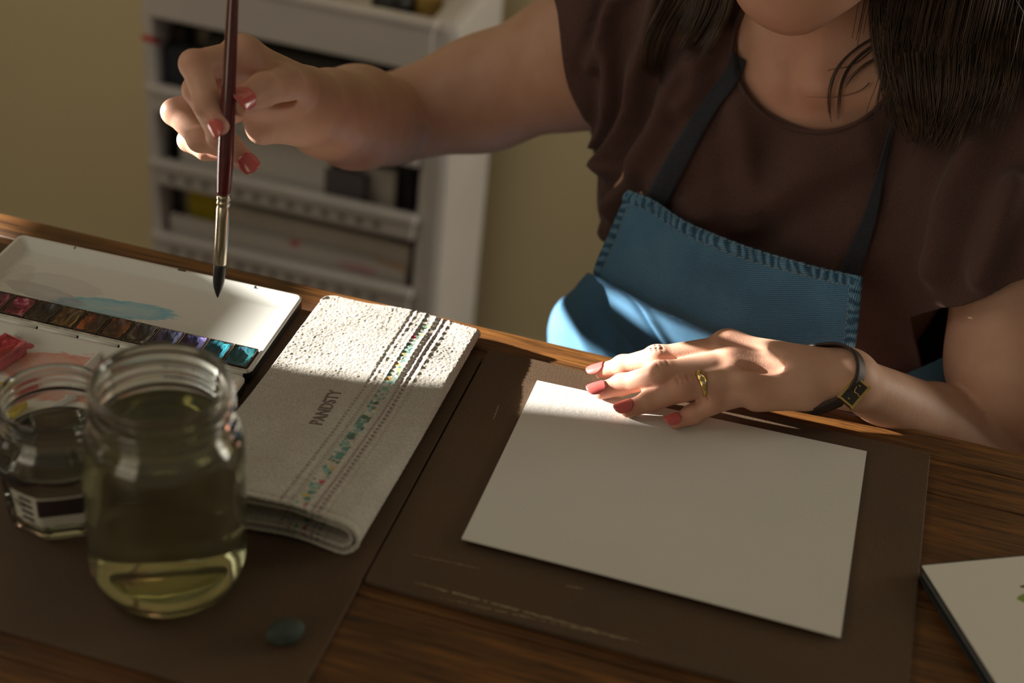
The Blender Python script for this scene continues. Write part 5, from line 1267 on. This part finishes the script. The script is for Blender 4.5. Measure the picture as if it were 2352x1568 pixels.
# lock falling at the left of the neck
lock([(1640, -230), (1628, -90), (1612, 10), (1585, 70), (1555, 120)], 52, 20, 260, 0.0007, 0.006, 0.005, 1.0, 1, 0.16, cutlo=0.55, base_y=1.10)
lock([(1610, -230), (1588, -90), (1552, 0), (1515, 60), (1492, 130), (1500, 190)], 44, 12, 200, 0.0007, 0.006, 0.005, 1.0, 1, 0.25, cutlo=0.5, base_y=1.10)
lock([(1668, -200), (1672, -60), (1664, 20), (1630, 90), (1585, 150)], 20, 16, 130, 0.0006, 0.006, 0.005, 1.0, 1, 0.25, cutlo=0.6, base_y=1.10)
lock([(1560, -100), (1520, 40), (1494, 110), (1500, 170), (1530, 205)], 8, 5, 14, 0.0004, 0.006, 0.005, 1.0, 1, 0.4, cutlo=0.7, base_y=1.10)
# heavy fall at the right
lock([(2075, -260), (2068, -90), (2062, 60), (2072, 170), (2092, 260), (2112, 345)], 60, 30, 560, 0.0008, 0.010, 0.006, 1.0, 1, 0.34, cutlo=0.30)
lock([(2175, -260), (2172, -90), (2168, 60), (2160, 170), (2142, 260), (2130, 345)], 66, 30, 560, 0.0008, 0.012, 0.006, 1.0, 1, 0.34, cutlo=0.30)
lock([(2265, -260), (2275, -90), (2280, 30), (2268, 130), (2235, 230), (2200, 290)], 62, 26, 420, 0.0008, 0.012, 0.006, 1.0, 1, 0.18, cutlo=0.5)
lock([(2330, -260), (2350, -60), (2372, 50), (2385, 150), (2370, 230)], 56, 40, 260, 0.0008, 0.012, 0.006, 1.0, 1, 0.2, cutlo=0.5)
lock([(2035, -240), (2025, -80), (2016, 60), (2035, 170), (2064, 270)], 24, 14, 200, 0.0007, 0.008, 0.005, 1.0, 1, 0.2, cutlo=0.55)
lock([(2050, 60), (2045, 170), (2030, 250), (2046, 300)], 20, 16, 40, 0.0005, 0.012, 0.007, 1.0, 1, 0.5, cutlo=0.5)
lock([(2100, 120), (2110, 230), (2120, 310), (2100, 365)], 40, 26, 60, 0.0005, 0.014, 0.007, 1.0, 1, 0.5, cutlo=0.6)
lock([(2200, 100), (2195, 220), (2165, 320), (2140, 372)], 50, 30, 60, 0.0005, 0.014, 0.007, 1.0, 1, 0.5, cutlo=0.5)
lock([(2310, 60), (2300, 180), (2270, 280), (2255, 330)], 50, 40, 60, 0.0005, 0.014, 0.007, 1.0, 1, 0.5, cutlo=0.5)
# loose wisps over the collarbone
for pth, c_, w_ in (([(2025, 78), (1975, 105), (1928, 148), (1908, 195), (1904, 240), (1912, 290)], 10, 5), ([(2022, 92), (1970, 130), (1940, 170), (1928, 215), (1924, 285)], 12, 6),
                    ([(2020, 130), (1985, 150), (1955, 178), (1938, 205)], 10, 6), ([(1998, 190), (1975, 210), (1930, 222), (1890, 224), (1845, 222)], 4, 2), ([(2010, 110), (1960, 150), (1905, 160), (1905, 165)], 3, 3)):
    lock(pth, w_, w_*0.6, c_, 0.00045, 0.004, 0.003, 1.0, 1, 0.3, 1.02, 0.004)
# scalp cap under the strands
cap_ = Field(); cap_.add([ell(HC-hf*0.012+hu*0.010, (0.098, 0.083, 0.104), axes_from(hf, hu))], 0.01, 0.01)
cap_.add([ell(HC-hf*0.030-hu*0.045-hs*0.03, (0.070, 0.075, 0.075), axes_from(hf, hu))], 0.01, 0.03)
cv, cq = cap_.mesh(HC-0.16, HC+0.16, 0.005); ct = tri(cq); fcut = 0.030-((cv-HC)@hf)-np.where((cv-HC)@hu > 0.055, -0.05, 0.0); cv, ct = clip(cv, ct, fcut)
fast_mesh('hair_cap', cv, ct, M_HAIR, person)

# the rest of the head of hair, from the parting down over the ears to where the locks begin
bvh_h = BVHTree.FromPolygons([tuple(p) for p in cv], [tuple(int(i) for i in t) for t in ct])
ends = {1: PY(2180, -120, 1.06), -1: PY(1640, -60, 1.115)}
for sg in (1, -1):
    for k_ in range(420):
        f0 = hr.uniform(-0.085, 0.055); lat = hr.uniform(0, 1); pts = [hd(f0, 0.118, 0.004*sg)]
        for u_, s_ in ((0.105, 0.045), (0.065, 0.082), (0.010, 0.096), (-0.045, 0.098), (-0.095, 0.092)):
            ff = f0*(1-0.25*(0.1-u_)/0.2)-0.018*(0.1-u_)/0.2*(f0 > 0)-0.012
            q = HC+hf*ff+hu*u_+hs*(s_*sg*(1+0.08*lat)); h = bvh_h.find_nearest(Vector(q)); nrm_ = unit(A(h[0])-HC)
            pts.append(q if np.linalg.norm(q-HC) > np.linalg.norm(A(h[0])-HC) else A(h[0])+nrm_*(0.002+0.006*lat))
        e = ends[-1 if hs[0]*sg < 0 else 1]
        pts.append(pts[-1]*0.35+e*0.65+hr.normal(0, 1, 3)*A((0.022, 0.012, 0.010))); pts.append(e+(pts[-1]-e)*1.1+A((0, 0, -0.06)))
        strand(pts, 0.0013*hr.uniform(0.6, 1.2), 18)
hair = fast_mesh('hair', np.vstack(HV), np.array(HF), M_HAIR, person); hair['label'] = 'long loose dark brown hair'
# ================================================================== added unseen masks that break up the sunlight at the window
def win_pt(y, z_): return (WX-0.02, y, z_)
def slab(name, poly, mat, x, th=0.006):
    """flat cut-out hanging in the window, outline in (y, z)"""
    n = len(poly); vs = [(x, y, z_) for y, z_ in poly]+[(x+th, y, z_) for y, z_ in poly]
    fs = [tuple(range(n)), tuple(range(n, 2*n))[::-1]]+[(i, n+i, n+(i+1) % n, (i+1) % n) for i in range(n)]
    me = bpy.data.meshes.new(name); c = np.array(vs).mean(0); me.from_pydata((np.array(vs)-c).tolist(), [], fs); me.update()
    bm = bmesh.new(); bm.from_mesh(me); bmesh.ops.recalc_face_normals(bm, faces=bm.faces); bm.to_mesh(me); bm.free()
    o = link(name, me, mat, None, False); o.location = V(c); return o
ZB = T
# mask added over the window, unseen: its lower edge stops the sun above the hand
o = slab('upper_sun_mask', [(WY0+0.02, ZB+0.400), (0.765, ZB+0.398), (0.782, ZB+0.378), (0.822, ZB+0.368), (0.826, ZB+0.402), (WY1-0.01, ZB+0.402), (WY1-0.01, WZ1), (WY0+0.02, WZ1)], M_SUNMASK, WX+0.012, 0.004); tag(o, 'unseen mask added over the window at the left to stop the high sun', 'blind')
# added side masks, unseen, edges cut so the sun lands in the wanted patches
o = slab('sun_mask', [(WY0-0.05, ZB+0.02), (0.690, ZB+0.02), (0.683, ZB+0.265), (0.690, ZB+0.290), (0.704, ZB+0.306), (0.716, ZB+0.322), (0.732, ZB+0.345), (0.742, ZB+0.366), (0.745, ZB+0.40), (0.745, WZ1), (WY0-0.05, WZ1)], M_SUNMASK, WX+0.022, 0.004); tag(o, 'unseen mask added at the near side of the window to shape the sunlight', 'sun_mask')
o = slab('sun_mask', [(0.806, ZB+0.368), (0.815, ZB+0.33), (0.860, ZB+0.303), (0.905, ZB+0.286), (0.935, ZB+0.262), (1.02, ZB+0.235), (1.02, ZB+0.10), (WY1+0.05, ZB+0.10), (WY1+0.05, WZ1), (0.862, WZ1), (0.857, ZB+0.366)], M_SUNMASK, WX+0.032, 0.004); tag(o, 'unseen mask added at the far side of the window to shape the sunlight', 'sun_mask')  # added mask, cut to hold the sun off most of the bib
